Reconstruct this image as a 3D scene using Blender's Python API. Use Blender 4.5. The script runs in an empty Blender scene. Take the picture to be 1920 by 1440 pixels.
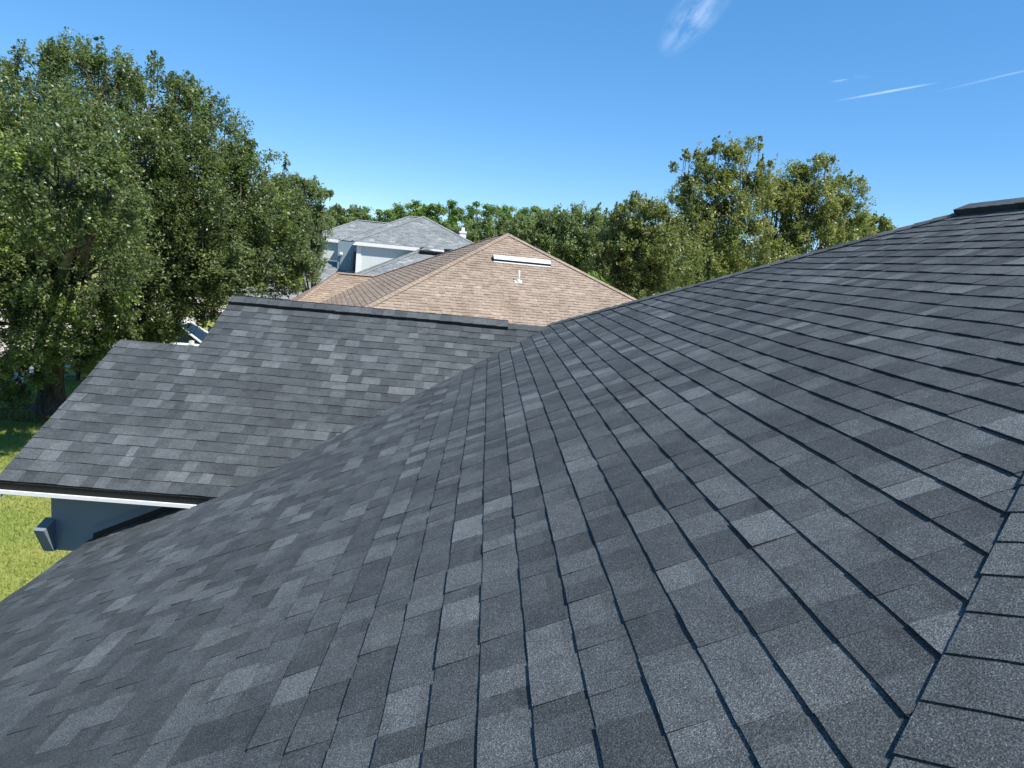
import bpy, math, random
import numpy as np
from mathutils import Matrix, Vector

scene = bpy.context.scene
COL = scene.collection
R = math.radians

# ------------------------------------------------------------------ camera, sky, sun, exposure
EYE = 5.4                                   # eye height above the lawn; the photographer stands on the roof
cam_data = bpy.data.cameras.new('camera')
cam_data.sensor_width = 36.0
cam_data.lens = 24.92
cam_data.clip_start = 0.05
cam_data.clip_end = 60000
cam = bpy.data.objects.new('camera', cam_data)
COL.objects.link(cam)
pitch, roll, yaw = 0.1696, 0.0955, 0.0468
fwd = Vector((math.sin(yaw) * math.cos(pitch), math.cos(yaw) * math.cos(pitch), -math.sin(pitch)))
rgt = Vector((math.cos(yaw), -math.sin(yaw), 0))
dwn = fwd.cross(rgt)
r2 = rgt * math.cos(roll) - dwn * math.sin(roll)
d2 = rgt * math.sin(roll) + dwn * math.cos(roll)
M = Matrix((r2, -d2, -fwd)).transposed().to_4x4()
M.translation = (0, 0, EYE)
cam.matrix_world = M
scene.camera = cam

SUN_EL = R(55)
SUN_AZ = R(-36)                             # measured from +X towards +Y: sun stands to the right, behind the camera
sun_vec = Vector((math.cos(SUN_EL) * math.cos(SUN_AZ), math.cos(SUN_EL) * math.sin(SUN_AZ), math.sin(SUN_EL)))

world = bpy.data.worlds.new('World')
scene.world = world
world.use_nodes = True
nt = world.node_tree
nt.nodes.clear()
wo = nt.nodes.new('ShaderNodeOutputWorld')
bg = nt.nodes.new('ShaderNodeBackground')
sky = nt.nodes.new('ShaderNodeTexSky')
sky.sky_type = 'NISHITA'
sky.sun_disc = False
sky.sun_elevation = SUN_EL
sky.sun_rotation = math.pi / 2 - SUN_AZ
sky.altitude = 0
sky.air_density = 0.6
sky.dust_density = 0.0
sky.ozone_density = 6.0
gm = nt.nodes.new('ShaderNodeGamma')
gm.inputs['Gamma'].default_value = 0.6
nt.links.new(sky.outputs[0], gm.inputs['Color'])
hs = nt.nodes.new('ShaderNodeHueSaturation')
hs.inputs['Saturation'].default_value = 1.48
nt.links.new(gm.outputs[0], hs.inputs['Color'])
nt.links.new(hs.outputs[0], bg.inputs[0])
bg.inputs[1].default_value = 0.15
nt.links.new(bg.outputs[0], wo.inputs[0])

sun_data = bpy.data.lights.new('sun', 'SUN')
sun_data.energy = 2.7
sun_data.angle = R(0.53)
sun_data.color = (1.0, 0.95, 0.87)
sun = bpy.data.objects.new('sun', sun_data)
sun.rotation_euler = (-sun_vec).to_track_quat('-Z', 'Y').to_euler()
sun.location = (20, -15, 40)
COL.objects.link(sun)

vs = scene.view_settings
vs.view_transform = 'Standard'
vs.look = 'None'
vs.exposure = 1.38
vs.gamma = 1.0
vs.use_curve_mapping = False

# ------------------------------------------------------------------ helpers
def tag(o, label=None, cat=None, group=None, kind=None):
    if label: o['label'] = label
    if cat: o['category'] = cat
    if group: o['group'] = group
    if kind: o['kind'] = kind
    return o

def empty(name, loc):
    o = bpy.data.objects.new(name, None)
    o.location = loc
    o.empty_display_size = 0.3
    COL.objects.link(o)
    return o

def link(name, me, parent=None):
    o = bpy.data.objects.new(name, me)
    COL.objects.link(o)
    if parent is not None:
        o.parent = parent
        base = Vector((0, 0, 0))
        q = parent
        while q is not None:
            base += q.location
            q = q.parent
        o.location = -base           # meshes are written in world coordinates
    return o

class MB:
    """Collects polygons (world coordinates) with one colour per face."""
    def __init__(self):
        self.v, self.f, self.c = [], [], []
    def face(self, pts, col=(1, 1, 1)):
        n = len(self.v)
        self.v.extend(tuple(p) for p in pts)
        self.f.append(tuple(range(n, n + len(pts))))
        self.c.append(col)
    def box(self, lo, hi, col=(1, 1, 1), M=None):
        x0, y0, z0 = lo; x1, y1, z1 = hi
        p = [Vector(q) for q in ((x0,y0,z0),(x1,y0,z0),(x1,y1,z0),(x0,y1,z0),(x0,y0,z1),(x1,y0,z1),(x1,y1,z1),(x0,y1,z1))]
        if M is not None: p = [M @ q for q in p]
        self.hexa(p, col)
    def hexa(self, p, col=(1, 1, 1)):
        n = len(self.v)
        self.v.extend(tuple(q) for q in p)
        for f in ((0,3,2,1),(4,5,6,7),(0,1,5,4),(1,2,6,5),(2,3,7,6),(3,0,4,7)):
            self.f.append(tuple(n + i for i in f)); self.c.append(col)
    def tube(self, pts, rad, seg=8, col=(1, 1, 1), cap=True):
        pts = [Vector(p) for p in pts]
        rings = []
        for i, p in enumerate(pts):
            t = (pts[min(i + 1, len(pts) - 1)] - pts[max(i - 1, 0)]).normalized()
            a = t.orthogonal().normalized() if i == 0 else (rings[-1][1] - t * rings[-1][1].dot(t)).normalized()
            rings.append((p, a, t.cross(a), rad[i]))
        n = len(self.v)
        for p, a, b, r in rings:
            for k in range(seg):
                th = 2 * math.pi * k / seg
                self.v.append(tuple(p + (a * math.cos(th) + b * math.sin(th)) * r))
        for i in range(len(rings) - 1):
            for k in range(seg):
                k2 = (k + 1) % seg
                self.f.append((n + i*seg + k, n + i*seg + k2, n + (i+1)*seg + k2, n + (i+1)*seg + k)); self.c.append(col)
        if cap:
            self.f.append(tuple(n + (len(rings)-1)*seg + k for k in range(seg))); self.c.append(col)
            self.f.append(tuple(n + k for k in reversed(range(seg)))); self.c.append(col)
    def mesh(self, name, mat, smooth=False):
        me = bpy.data.meshes.new(name)
        me.from_pydata(self.v, [], self.f)
        at = me.attributes.new('tint', 'FLOAT_COLOR', 'FACE')
        c = np.ones((len(self.f), 4), np.float32)
        c[:, :3] = np.array(self.c, np.float32).reshape(-1, 3)
        at.data.foreach_set('color', c.ravel())
        me.materials.append(mat)
        if smooth: me.polygons.foreach_set('use_smooth', [True] * len(me.polygons))
        me.update()
        return me
    def build(self, name, mat, parent=None, smooth=False):
        return link(name, self.mesh(name, mat, smooth), parent)

def quads_mesh(name, V, C, mat):
    """V (n,4,3) leaf quads, C (n,3) colours."""
    n = len(V)
    me = bpy.data.meshes.new(name)
    me.vertices.add(n * 4)
    me.vertices.foreach_set('co', V.astype(np.float32).ravel())
    me.loops.add(n * 4)
    me.loops.foreach_set('vertex_index', np.arange(n * 4, dtype=np.int32))
    me.polygons.add(n)
    me.polygons.foreach_set('loop_start', np.arange(0, n * 4, 4, dtype=np.int32))
    at = me.attributes.new('tint', 'FLOAT_COLOR', 'FACE')
    c = np.ones((n, 4), np.float32); c[:, :3] = C
    at.data.foreach_set('color', c.ravel())
    me.materials.append(mat)
    me.update(calc_edges=True)
    return me

# ------------------------------------------------------------------ materials
def new_mat(name):
    m = bpy.data.materials.new(name)
    m.use_nodes = True
    nt = m.node_tree
    b = nt.nodes['Principled BSDF']
    return m, nt, b

def N(nt, kind, **kw):
    n = nt.nodes.new(kind)
    for k, v in kw.items():
        if k.startswith('i_'):
            key = k[2:]
            n.inputs[int(key) if key.isdigit() else key.replace('_', ' ')].default_value = v
        else: setattr(n, k, v)
    return n

def mixc(nt, typ, fac, a, b):
    n = nt.nodes.new('ShaderNodeMix'); n.data_type = 'RGBA'; n.blend_type = typ
    for s, v in ((n.inputs['Factor'], fac), (n.inputs['A'], a), (n.inputs['B'], b)):
        if hasattr(v, 'is_output'): nt.links.new(v, s)
        elif isinstance(v, (int, float)): s.default_value = v if s.type == 'VALUE' else (v, v, v, 1)
        else: s.default_value = (*v, 1)
    return n.outputs['Result']

def ramp(nt, src, lo, hi, a=0.0, b=1.0):
    n = nt.nodes.new('ShaderNodeMapRange')
    n.inputs['From Min'].default_value = lo; n.inputs['From Max'].default_value = hi
    n.inputs['To Min'].default_value = a; n.inputs['To Max'].default_value = b
    nt.links.new(src, n.inputs['Value'])
    return n.outputs['Result']

def coords(nt):
    return N(nt, 'ShaderNodeTexCoord').outputs['Object']

def noise(nt, co, scale, detail=3, rough=0.55):
    n = N(nt, 'ShaderNodeTexNoise', i_Scale=scale, i_Detail=detail, i_Roughness=rough)
    nt.links.new(co, n.inputs['Vector'])
    return n.outputs['Fac']

def mat_shingle(name, grain=260.0, contrast=0.75, bump=0.5):
    """Mineral granules: fine salt and pepper on the tint of the piece, faint dust."""
    m, nt, b = new_mat(name)
    co = coords(nt)
    at = N(nt, 'ShaderNodeAttribute', attribute_name='tint')
    g1 = noise(nt, co, grain, 2, 0.7)
    vo = N(nt, 'ShaderNodeTexVoronoi', i_Scale=grain * 1.6)
    nt.links.new(co, vo.inputs['Vector'])
    sep = N(nt, 'ShaderNodeSeparateColor')
    nt.links.new(vo.outputs['Color'], sep.inputs[0])
    lo = ramp(nt, g1, 0.3, 0.7, 1 - contrast * 0.6, 1 + contrast * 0.6)
    cell = ramp(nt, sep.outputs[0], 0, 1, 1 - contrast * 0.55, 1 + contrast * 0.55)
    mul = N(nt, 'ShaderNodeMath', operation='MULTIPLY')
    nt.links.new(lo, mul.inputs[0]); nt.links.new(cell, mul.inputs[1])
    # a few pale granules
    pale = ramp(nt, sep.outputs[1], 0.90, 0.95, 0.0, 1.1)
    add = N(nt, 'ShaderNodeMath', operation='ADD')
    nt.links.new(mul.outputs[0], add.inputs[0]); nt.links.new(pale, add.inputs[1])
    big = ramp(nt, noise(nt, co, 1.3, 4), 0.3, 0.7, 0.86, 1.14)
    mid = ramp(nt, noise(nt, co, 11, 4, 0.65), 0.3, 0.7, 0.82, 1.18)
    m2 = N(nt, 'ShaderNodeMath', operation='MULTIPLY')
    nt.links.new(add.outputs[0], m2.inputs[0]); nt.links.new(big, m2.inputs[1])
    m3 = N(nt, 'ShaderNodeMath', operation='MULTIPLY')
    nt.links.new(m2.outputs[0], m3.inputs[0]); nt.links.new(mid, m3.inputs[1])
    col = N(nt, 'ShaderNodeVectorMath', operation='SCALE')
    nt.links.new(at.outputs['Color'], col.inputs[0]); nt.links.new(m3.outputs[0], col.inputs['Scale'])
    nt.links.new(col.outputs[0], b.inputs['Base Color'])
    b.inputs['Roughness'].default_value = 0.85
    b.inputs['Specular IOR Level'].default_value = 0.25
    bp = N(nt, 'ShaderNodeBump', i_Strength=bump, i_Distance=0.002)
    nt.links.new(mul.outputs[0], bp.inputs['Height'])
    nt.links.new(bp.outputs[0], b.inputs['Normal'])
    return m

def mat_paint(name, col, rough=0.6, var=0.06, scale=3.0, bump=0.0, bscale=80, spec=0.4):
    m, nt, b = new_mat(name)
    co = coords(nt)
    f = ramp(nt, noise(nt, co, scale, 5), 0.25, 0.75, 1 - var, 1 + var)
    c = N(nt, 'ShaderNodeVectorMath', operation='SCALE')
    c.inputs[0].default_value = col
    nt.links.new(f, c.inputs['Scale'])
    nt.links.new(c.outputs[0], b.inputs['Base Color'])
    b.inputs['Roughness'].default_value = rough
    b.inputs['Specular IOR Level'].default_value = spec
    if bump:
        bp = N(nt, 'ShaderNodeBump', i_Strength=bump, i_Distance=0.01)
        nt.links.new(noise(nt, co, bscale, 4), bp.inputs['Height'])
        nt.links.new(bp.outputs[0], b.inputs['Normal'])
    return m

def mat_leaf(name, rough=0.38, trans=0.45, spec=0.5):
    m, nt, b = new_mat(name)
    at = N(nt, 'ShaderNodeAttribute', attribute_name='tint')
    nt.links.new(at.outputs['Color'], b.inputs['Base Color'])
    b.inputs['Roughness'].default_value = rough
    b.inputs['Specular IOR Level'].default_value = spec
    tr = N(nt, 'ShaderNodeBsdfTranslucent')
    tc = mixc(nt, 'MULTIPLY', 1.0, at.outputs['Color'], (1.55, 1.7, 0.95))
    nt.links.new(tc, tr.inputs['Color'])
    mx = N(nt, 'ShaderNodeMixShader', i_0=trans)
    nt.links.new(b.outputs[0], mx.inputs[1]); nt.links.new(tr.outputs[0], mx.inputs[2])
    nt.links.new(mx.outputs[0], nt.nodes['Material Output'].inputs['Surface'])
    return m

def mat_bark():
    m, nt, b = new_mat('bark')
    co = coords(nt)
    mp = N(nt, 'ShaderNodeMapping'); mp.inputs['Scale'].default_value = (1, 1, 0.25)
    nt.links.new(co, mp.inputs[0])
    f = noise(nt, mp.outputs[0], 14, 6, 0.65)
    c = mixc(nt, 'MIX', ramp(nt, f, 0.35, 0.7), (0.035, 0.028, 0.022), (0.17, 0.145, 0.12))
    nt.links.new(c, b.inputs['Base Color'])
    b.inputs['Roughness'].default_value = 0.95
    bp = N(nt, 'ShaderNodeBump', i_Strength=1.0, i_Distance=0.04)
    nt.links.new(f, bp.inputs['Height']); nt.links.new(bp.outputs[0], b.inputs['Normal'])
    return m

def mat_ground(name, stops, scale, bump=0.3):
    m, nt, b = new_mat(name)
    co = coords(nt)
    a = noise(nt, co, scale, 6, 0.65); c2 = noise(nt, co, scale * 9, 4, 0.7)
    c = mixc(nt, 'MIX', ramp(nt, a, 0.35, 0.65), stops[0], stops[1])
    c = mixc(nt, 'MIX', ramp(nt, c2, 0.45, 0.75, 0, 0.7), c, stops[2])
    nt.links.new(c, b.inputs['Base Color'])
    b.inputs['Roughness'].default_value = 0.95
    b.inputs['Specular IOR Level'].default_value = 0.15
    bp = N(nt, 'ShaderNodeBump', i_Strength=bump, i_Distance=0.05)
    nt.links.new(c2, bp.inputs['Height']); nt.links.new(bp.outputs[0], b.inputs['Normal'])
    return m

MAT = {
    'shingle': mat_shingle('charcoal_granules', 240, 0.95, 0.6),
    'brown': mat_shingle('tan_granules', 60, 0.22, 0.2),
    'grey': mat_shingle('grey_granules', 40, 0.2, 0.2),
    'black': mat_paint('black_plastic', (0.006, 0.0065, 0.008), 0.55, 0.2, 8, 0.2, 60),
    'blue': mat_paint('slate_blue_stucco', (0.185, 0.22, 0.25), 0.85, 0.05, 1.5, 0.25, 120, 0.2),
    'white': mat_paint('white_trim', (0.78, 0.78, 0.77), 0.45, 0.04, 4),
    'greywall': mat_paint('pale_stucco', (0.60, 0.64, 0.62), 0.85, 0.06, 0.8, 0.1, 60, 0.2),
    'tanwall': mat_paint('tan_stucco', (0.5, 0.42, 0.33), 0.85, 0.06, 0.8, 0.1, 60, 0.2),
    'darkdoor': mat_paint('dark_door', (0.035, 0.045, 0.055), 0.4, 0.1, 2),
    'bluedoor': mat_paint('blue_grey_door', (0.20, 0.28, 0.32), 0.5, 0.1, 2),
    'metal': mat_paint('galvanised_vent', (0.72, 0.74, 0.76), 0.35, 0.08, 6),
    'pvc': mat_paint('white_pvc', (0.75, 0.73, 0.66), 0.4, 0.05, 6),
    'bark': mat_bark(),
    'leaf': mat_leaf('oak_leaf'),
    'needle': mat_leaf('pine_needle', 0.6, 0.25, 0.3),
    'blade': mat_leaf('grass_blade', 0.6, 0.35, 0.3),
    'lawn': mat_ground('lawn_soil', ((0.20, 0.25, 0.055), (0.29, 0.30, 0.085), (0.11, 0.13, 0.04)), 0.7),
    'concrete': mat_ground('pale_concrete', ((0.50, 0.43, 0.36), (0.58, 0.51, 0.43), (0.40, 0.35, 0.30)), 1.2, 0.1),
    'mulch': mat_ground('red_mulch', ((0.11, 0.05, 0.03), (0.17, 0.08, 0.045), (0.05, 0.03, 0.02)), 4, 0.8),
}

# ------------------------------------------------------------------ shingled slopes
CHAR = [(0.050, 0.0565, 0.060), (0.059, 0.0665, 0.070), (0.069, 0.0775, 0.081), (0.083, 0.0925, 0.096), (0.104, 0.115, 0.119)]
CHAR_W = [0.20, 0.28, 0.27, 0.17, 0.08]
TAN = [(0.252, 0.194, 0.146), (0.268, 0.208, 0.158), (0.282, 0.220, 0.168), (0.305, 0.242, 0.188), (0.247, 0.184, 0.138)]
TAN_W = [0.12, 0.33, 0.33, 0.08, 0.14]
GREY = [(0.175, 0.19, 0.193), (0.195, 0.21, 0.213), (0.215, 0.23, 0.233), (0.245, 0.26, 0.26), (0.31, 0.325, 0.32)]
GREY_W = [0.25, 0.35, 0.28, 0.10, 0.02]

def wave(u, v):
    return 0.75 * (0.0045 * math.sin(u * 2.6 + 1.3 * v) + 0.003 * math.sin(u * 5.15 + 0.7 + 2.1 * math.sin(v * 1.7)) + 0.003 * math.sin(v * 3.1 + u * 0.9))

class Tab:
    __slots__ = ('v', 'f', 'c', 'mid', 'area')

def slope_tabs(O, U, V, vmax, uL, uR, seed, palette, weights, e=0.1429, fine=True, thick=(0.0058, 0.0086), vmin=0.0, step=False, tabw=(0.09, 0.25), wav=0.6):
    """Overlapping laminated shingle pieces on the slope O + u*U + v*V. Every course is a row of thin and
    doubled (raised) pieces; each piece is a wedge whose lower edge stands proud of the course below."""
    rng = random.Random(seed)
    O, U, V = Vector(O), Vector(U), Vector(V)
    Nn = U.cross(V).normalized()
    tabs = []
    k0 = int(math.floor(vmin / e + 1e-6))
    nc = int(math.ceil(vmax / e))
    for k in range(k0, nc):
        va = k * e
        vb = min(va + e + 0.014, vmax + 0.005)
        if vb - va < 0.02: continue
        a_all = min(uL(va), uL(vb)); b_all = max(uR(va), uR(vb))
        u = a_all - rng.uniform(0, 0.5)
        raised = rng.random() < 0.5
        tone_prev = None
        next_joint = u + rng.uniform(0.2, 1.0)
        while u < b_all:
            w = rng.uniform(tabw[0], tabw[1]) if raised else rng.uniform(tabw[0] * 0.75, tabw[1] * 0.8)
            joint = False
            if u + w > next_joint:
                joint = True; next_joint += 1.0
            a, b = u, u + w
            u = b
            gap = 0.0022 if joint else 0.0
            t = thick[1] if raised else thick[0]
            t += rng.uniform(-0.0008, 0.0015)
            col = rng.choices(palette, weights)[0]
            if col is tone_prev and rng.random() < 0.5: col = rng.choices(palette, weights)[0]
            tone_prev = col
            jit = rng.uniform(0.95, 1.06)
            hue = rng.uniform(-0.015, 0.008)
            col = (col[0] * jit * (1 + hue), col[1] * jit, col[2] * jit * (1 - hue))
            raised = not raised if rng.random() < 0.88 else raised
            ve = va + e * 0.98 if step else vb
            l0, h0 = max(a, uL(va)), min(b - gap, uR(va))
            l1, h1 = max(a, uL(ve)), min(b - gap, uR(ve))
            if h0 - l0 <= 0.004 and h1 - l1 <= 0.004: continue
            v0, v1 = va, vb
            if h0 < l0:                       # lower corner lies outside the slope: start where the cut crosses
                f = (l0 - h0) / ((l0 - h0) + (h1 - l1)); v0 = va + f * (vb - va); l0 = h0 = l0 + f * (l1 - l0)
            elif h1 < l1:
                f = (h0 - l0) / ((h0 - l0) + (l1 - h1)); v1 = va + f * (vb - va); l1 = h1 = l0 + f * (l1 - l0)
            if v1 - v0 < 0.01: continue
            seg = max(1, min(4, int(round((b - a) / 0.09)))) if fine else 1
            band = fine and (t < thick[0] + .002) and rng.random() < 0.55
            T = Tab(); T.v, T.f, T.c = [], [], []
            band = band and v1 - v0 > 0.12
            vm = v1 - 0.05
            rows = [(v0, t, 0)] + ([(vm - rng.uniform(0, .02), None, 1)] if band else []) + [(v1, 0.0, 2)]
            dv = rng.uniform(-0.001, 0.001) if fine else 0.0
            for (vv, tt, r) in rows:
                fr = (vv - v0) / (v1 - v0)
                lo, hi = l0 + (l1 - l0) * fr, h0 + (h1 - h0) * fr
                for s in range(seg + 1):
                    uu = lo + (hi - lo) * s / seg
                    th = t * (1 - (vv - va) / (vb - va)) + 0.0008
                    vj = vv
                    if r == 0:
                        vj += dv + (rng.uniform(-0.0013, 0.0013) if fine else 0)
                        if fine: th += rng.uniform(-0.001, 0.001)
                    ew = min(1.0, max(0.0, (min(uR(vj) - uu, uu - uL(vj)) - 0.05) / 0.5))
                    T.v.append(O + U * uu + V * vj + Nn * (th + wav * ew * wave(uu, vj)))
            nb = len(T.v)
            for s in range(seg + 1):
                p = T.v[s]
                T.v.append(p - Nn * (t + 0.006))
            w1 = seg + 1
            nr = len(rows)
            for r in range(nr - 1):
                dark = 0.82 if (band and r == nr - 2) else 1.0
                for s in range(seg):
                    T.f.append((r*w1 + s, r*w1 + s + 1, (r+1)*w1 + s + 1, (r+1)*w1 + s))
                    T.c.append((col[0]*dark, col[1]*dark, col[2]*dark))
            ed = (0.022, 0.023, 0.026) if palette is CHAR else (col[0]*0.6, col[1]*0.6, col[2]*0.6)
            for s in range(seg):
                T.f.append((s + 1, s, nb + s, nb + s + 1)); T.c.append(ed)
            # cut ends of the piece
            top = (nr - 1) * w1
            T.f.append((0, top, nb)); T.c.append(ed)
            T.f.append((seg, nb + seg, top + seg)); T.c.append(ed)
            q = (T.v[0] + T.v[seg] + T.v[top] + T.v[top + seg]) / 4
            T.mid = q
            T.area = ((h0 - l0) + (h1 - l1)) / 2 * e
            tabs.append(T)
    return tabs

def merge_tabs(tabs):
    b = MB()
    for T in tabs:
        n = len(b.v)
        b.v.extend(tuple(p) for p in T.v)
        b.f.extend(tuple(n + i for i in f) for f in T.f)
        b.c.extend(T.c)
    return b

def view_size(T):
    """How large a piece shows from where the photograph was taken, for choosing the 300 that become single parts."""
    q = T.mid - Vector((0, 0, EYE))
    z = q.dot(fwd)
    if z < 0.2: return 0.0
    x, y = q.dot(r2) / z, q.dot(d2) / z
    if abs(x) > 0.722 or abs(y) > 0.542: return 0.0
    nrm = (T.v[1] - T.v[0]).cross(T.v[-1] - T.v[0])
    return T.area / (q.length ** 2)

# ------------------------------------------------------------------ the roof underfoot
house = empty('house', (3.5, 5.0, 0))
tag(house, 'house with new charcoal shingle roof, hip caps and slate blue walls underfoot', 'house')

mM = 0.4898                                   # rise per run of the main slope (about 6 in 12)
cM = 1 / math.sqrt(1 + mM * mM); sM = mM * cM
H0 = 1.18                                     # the lens is this high above the main slope
XE = -3.39                                    # main eave
def zM(x): return EYE - H0 + mM * x
XR = 4.06                                     # main ridge
HIP1 = 0.03                                   # near hip: y = x + HIP1
HIP2 = 10.09                                  # far hip: y = HIP2 - x
PX, PY = 0.93, 9.16                           # where the cross gable's ridge meets the far hip
PZ = zM(PX)
mL = 0.468
YE = 5.93                                     # cross gable: front eave, ridge, ends
ZLE = EYE - 2.235
YR = YE + (EYE - 0.775 - ZLE) / mL
ZR = ZLE + mL * (YR - YE)
cL_ = 1 / math.sqrt(1 + mL * mL)
V2 = 16 * 0.1429                                # the lower ridge falls on a course line
YR2 = YE + V2 * cL_
XA, XB = -3.17, -4.03
YW = 6.19
def valley_x(y): return (zL(y) - EYE + H0) / mM
def zL(y): return ZLE + mL * (y - YE)
def valley_y(x): return YE + (zM(x) - ZLE) / mL
XV = valley_x(YE)
cL = 1 / math.sqrt(1 + mL * mL); sL = mL * cL

# main slope: u = -y, v up the slope (towards +X)
def y_lo(v): return XE + v * cM + HIP1 + 0.02
def y_hi(v):
    x = XE + v * cM
    if x < XV: return YW + 0.01
    if zM(x) < ZR: return min(valley_y(x), HIP2 - x)
    return HIP2 - x
vmaxM = (XR - XE) / cM
tabsM = slope_tabs((XE, 0, zM(XE) + 0.004), (0, -1, 0), (cM, 0, sM), vmaxM, lambda v: -y_hi(v), lambda v: -y_lo(v), 11, CHAR, CHAR_W)
deck = MB()
def deckM(x, y): return (x, y, zM(x) - 0.012)
ys = [(XE, XE + HIP1), (XE, YW), (XV, YW), (PX, PY + .0), (XR, HIP2 - XR), (XR, XR + HIP1)]
deck.face([deckM(*q) for q in reversed(ys)], (0.03, 0.03, 0.033))
slopeM = deck.build('roof_slope', MAT['shingle'], house)
slopeM['label'] = 'main charcoal slope fanning down to the eave'

# cross gable front slope: u = x, v up the slope (towards +Y)
def xl(v): return XB if v < V2 - 0.0005 else XA
def xr(v): return valley_x(YE + v * cL) + 0.10
vmaxL = (YR - YE) / cL
tabsL = slope_tabs((0, YE, ZLE), (1, 0, 0), (0, cL, sL), vmaxL, xl, xr, 23, CHAR, CHAR_W, thick=(0.0045, 0.0075), wav=0.6, step=True)
deck = MB()
dk = lambda x, y: (x, y, zL(y) - 0.012)
deck.face([dk(XB, YE), dk(XV, YE), dk(valley_x(YR), YR), dk(XA, YR), dk(XA, YR2), dk(XB, YR2)], (0.03, 0.03, 0.033))
slopeL = deck.build('roof_slope', MAT['shingle'], house)
slopeL['label'] = 'charcoal front slope of the cross gable with a stepped rake'

sized = sorted([(view_size(T), i, T, s) for s, tabs in ((slopeM, tabsM), (slopeL, tabsL)) for i, T in enumerate(tabs)], key=lambda q: -q[0])
single = set()
for a, i, T, s in sized[:300]:
    single.add(id(T))
    merge_tabs([T]).build('shingle', MAT['shingle'], s)
for s, tabs in ((slopeM, tabsM), (slopeL, tabsL)):
    o = merge_tabs([T for T in tabs if id(T) not in single]).build('shingles', MAT['shingle'], s)
    o['kind'] = 'stuff'

# slopes out of sight from here: behind the hips, behind the ridge, the back of the cross gable
def plain_slope(O, U, V, vmax, uL, uR, seed, pal, wts, mat, parent, deckcol, fine=False, **kw):
    tabs = slope_tabs(O, U, V, vmax, uL, uR, seed, pal, wts, fine=fine, wav=0.5, **kw)
    d = MB()
    O2, U2, V2 = Vector(O), Vector(U), Vector(V)
    nn = U2.cross(V2).normalized() * -0.012
    n = 12
    left = [O2 + V2 * (vmax * i / n) + U2 * uL(vmax * i / n) + nn for i in range(n + 1)]
    right = [O2 + V2 * (vmax * i / n) + U2 * uR(vmax * i / n) + nn for i in range(n + 1)]
    for i in range(n):
        if (left[i] - right[i]).length + (left[i+1] - right[i+1]).length > 0.02:
            d.face([left[i], right[i], right[i+1], left[i+1]], deckcol)
    s = d.build('roof_slope', mat, parent)
    o = merge_tabs(tabs).build('shingles', mat, s)
    o['kind'] = 'stuff'
    return s

dc = (0.03, 0.03, 0.033)
XE2 = 2 * XR - XE
ze = zM(XE) + 0.004
hw = XR - XE
y0h, y1h = XE + HIP1, HIP2 - XE              # front and back eaves
plain_slope((0, y0h, ze), (1, 0, 0), (0, cM, sM), hw / cM, lambda v: XE + v*cM + .02, lambda v: XE2 - v*cM, 31, CHAR, CHAR_W, MAT['shingle'], house, dc)
plain_slope((XE2, 0, ze), (0, 1, 0), (-cM, 0, sM), hw / cM, lambda v: y0h + v*cM, lambda v: y1h - v*cM, 32, CHAR, CHAR_W, MAT['shingle'], house, dc)
plain_slope((0, y1h, ze), (-1, 0, 0), (0, -cM, sM), hw / cM, lambda v: -(XE2 - v*cM), lambda v: -(XE + v*cM), 33, CHAR, CHAR_W, MAT['shingle'], house, dc)
YB = 2 * YR - YE
plain_slope((0, YB, ZLE), (-1, 0, 0), (0, -cL, sL), vmaxL, lambda v: -(HIP2 - (YB - v*cL) + 0.6), lambda v: -XA, 34, CHAR, CHAR_W, MAT['shingle'], house, dc)
YB2 = 2 * YR2 - YE
plain_slope((0, YB2, ZLE), (-1, 0, 0), (0, -cL, sL), (YR2 - YE) / cL, lambda v: -(XA + 0.2), lambda v: -XB, 35, CHAR, CHAR_W, MAT['shingle'], house, dc)

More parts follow.
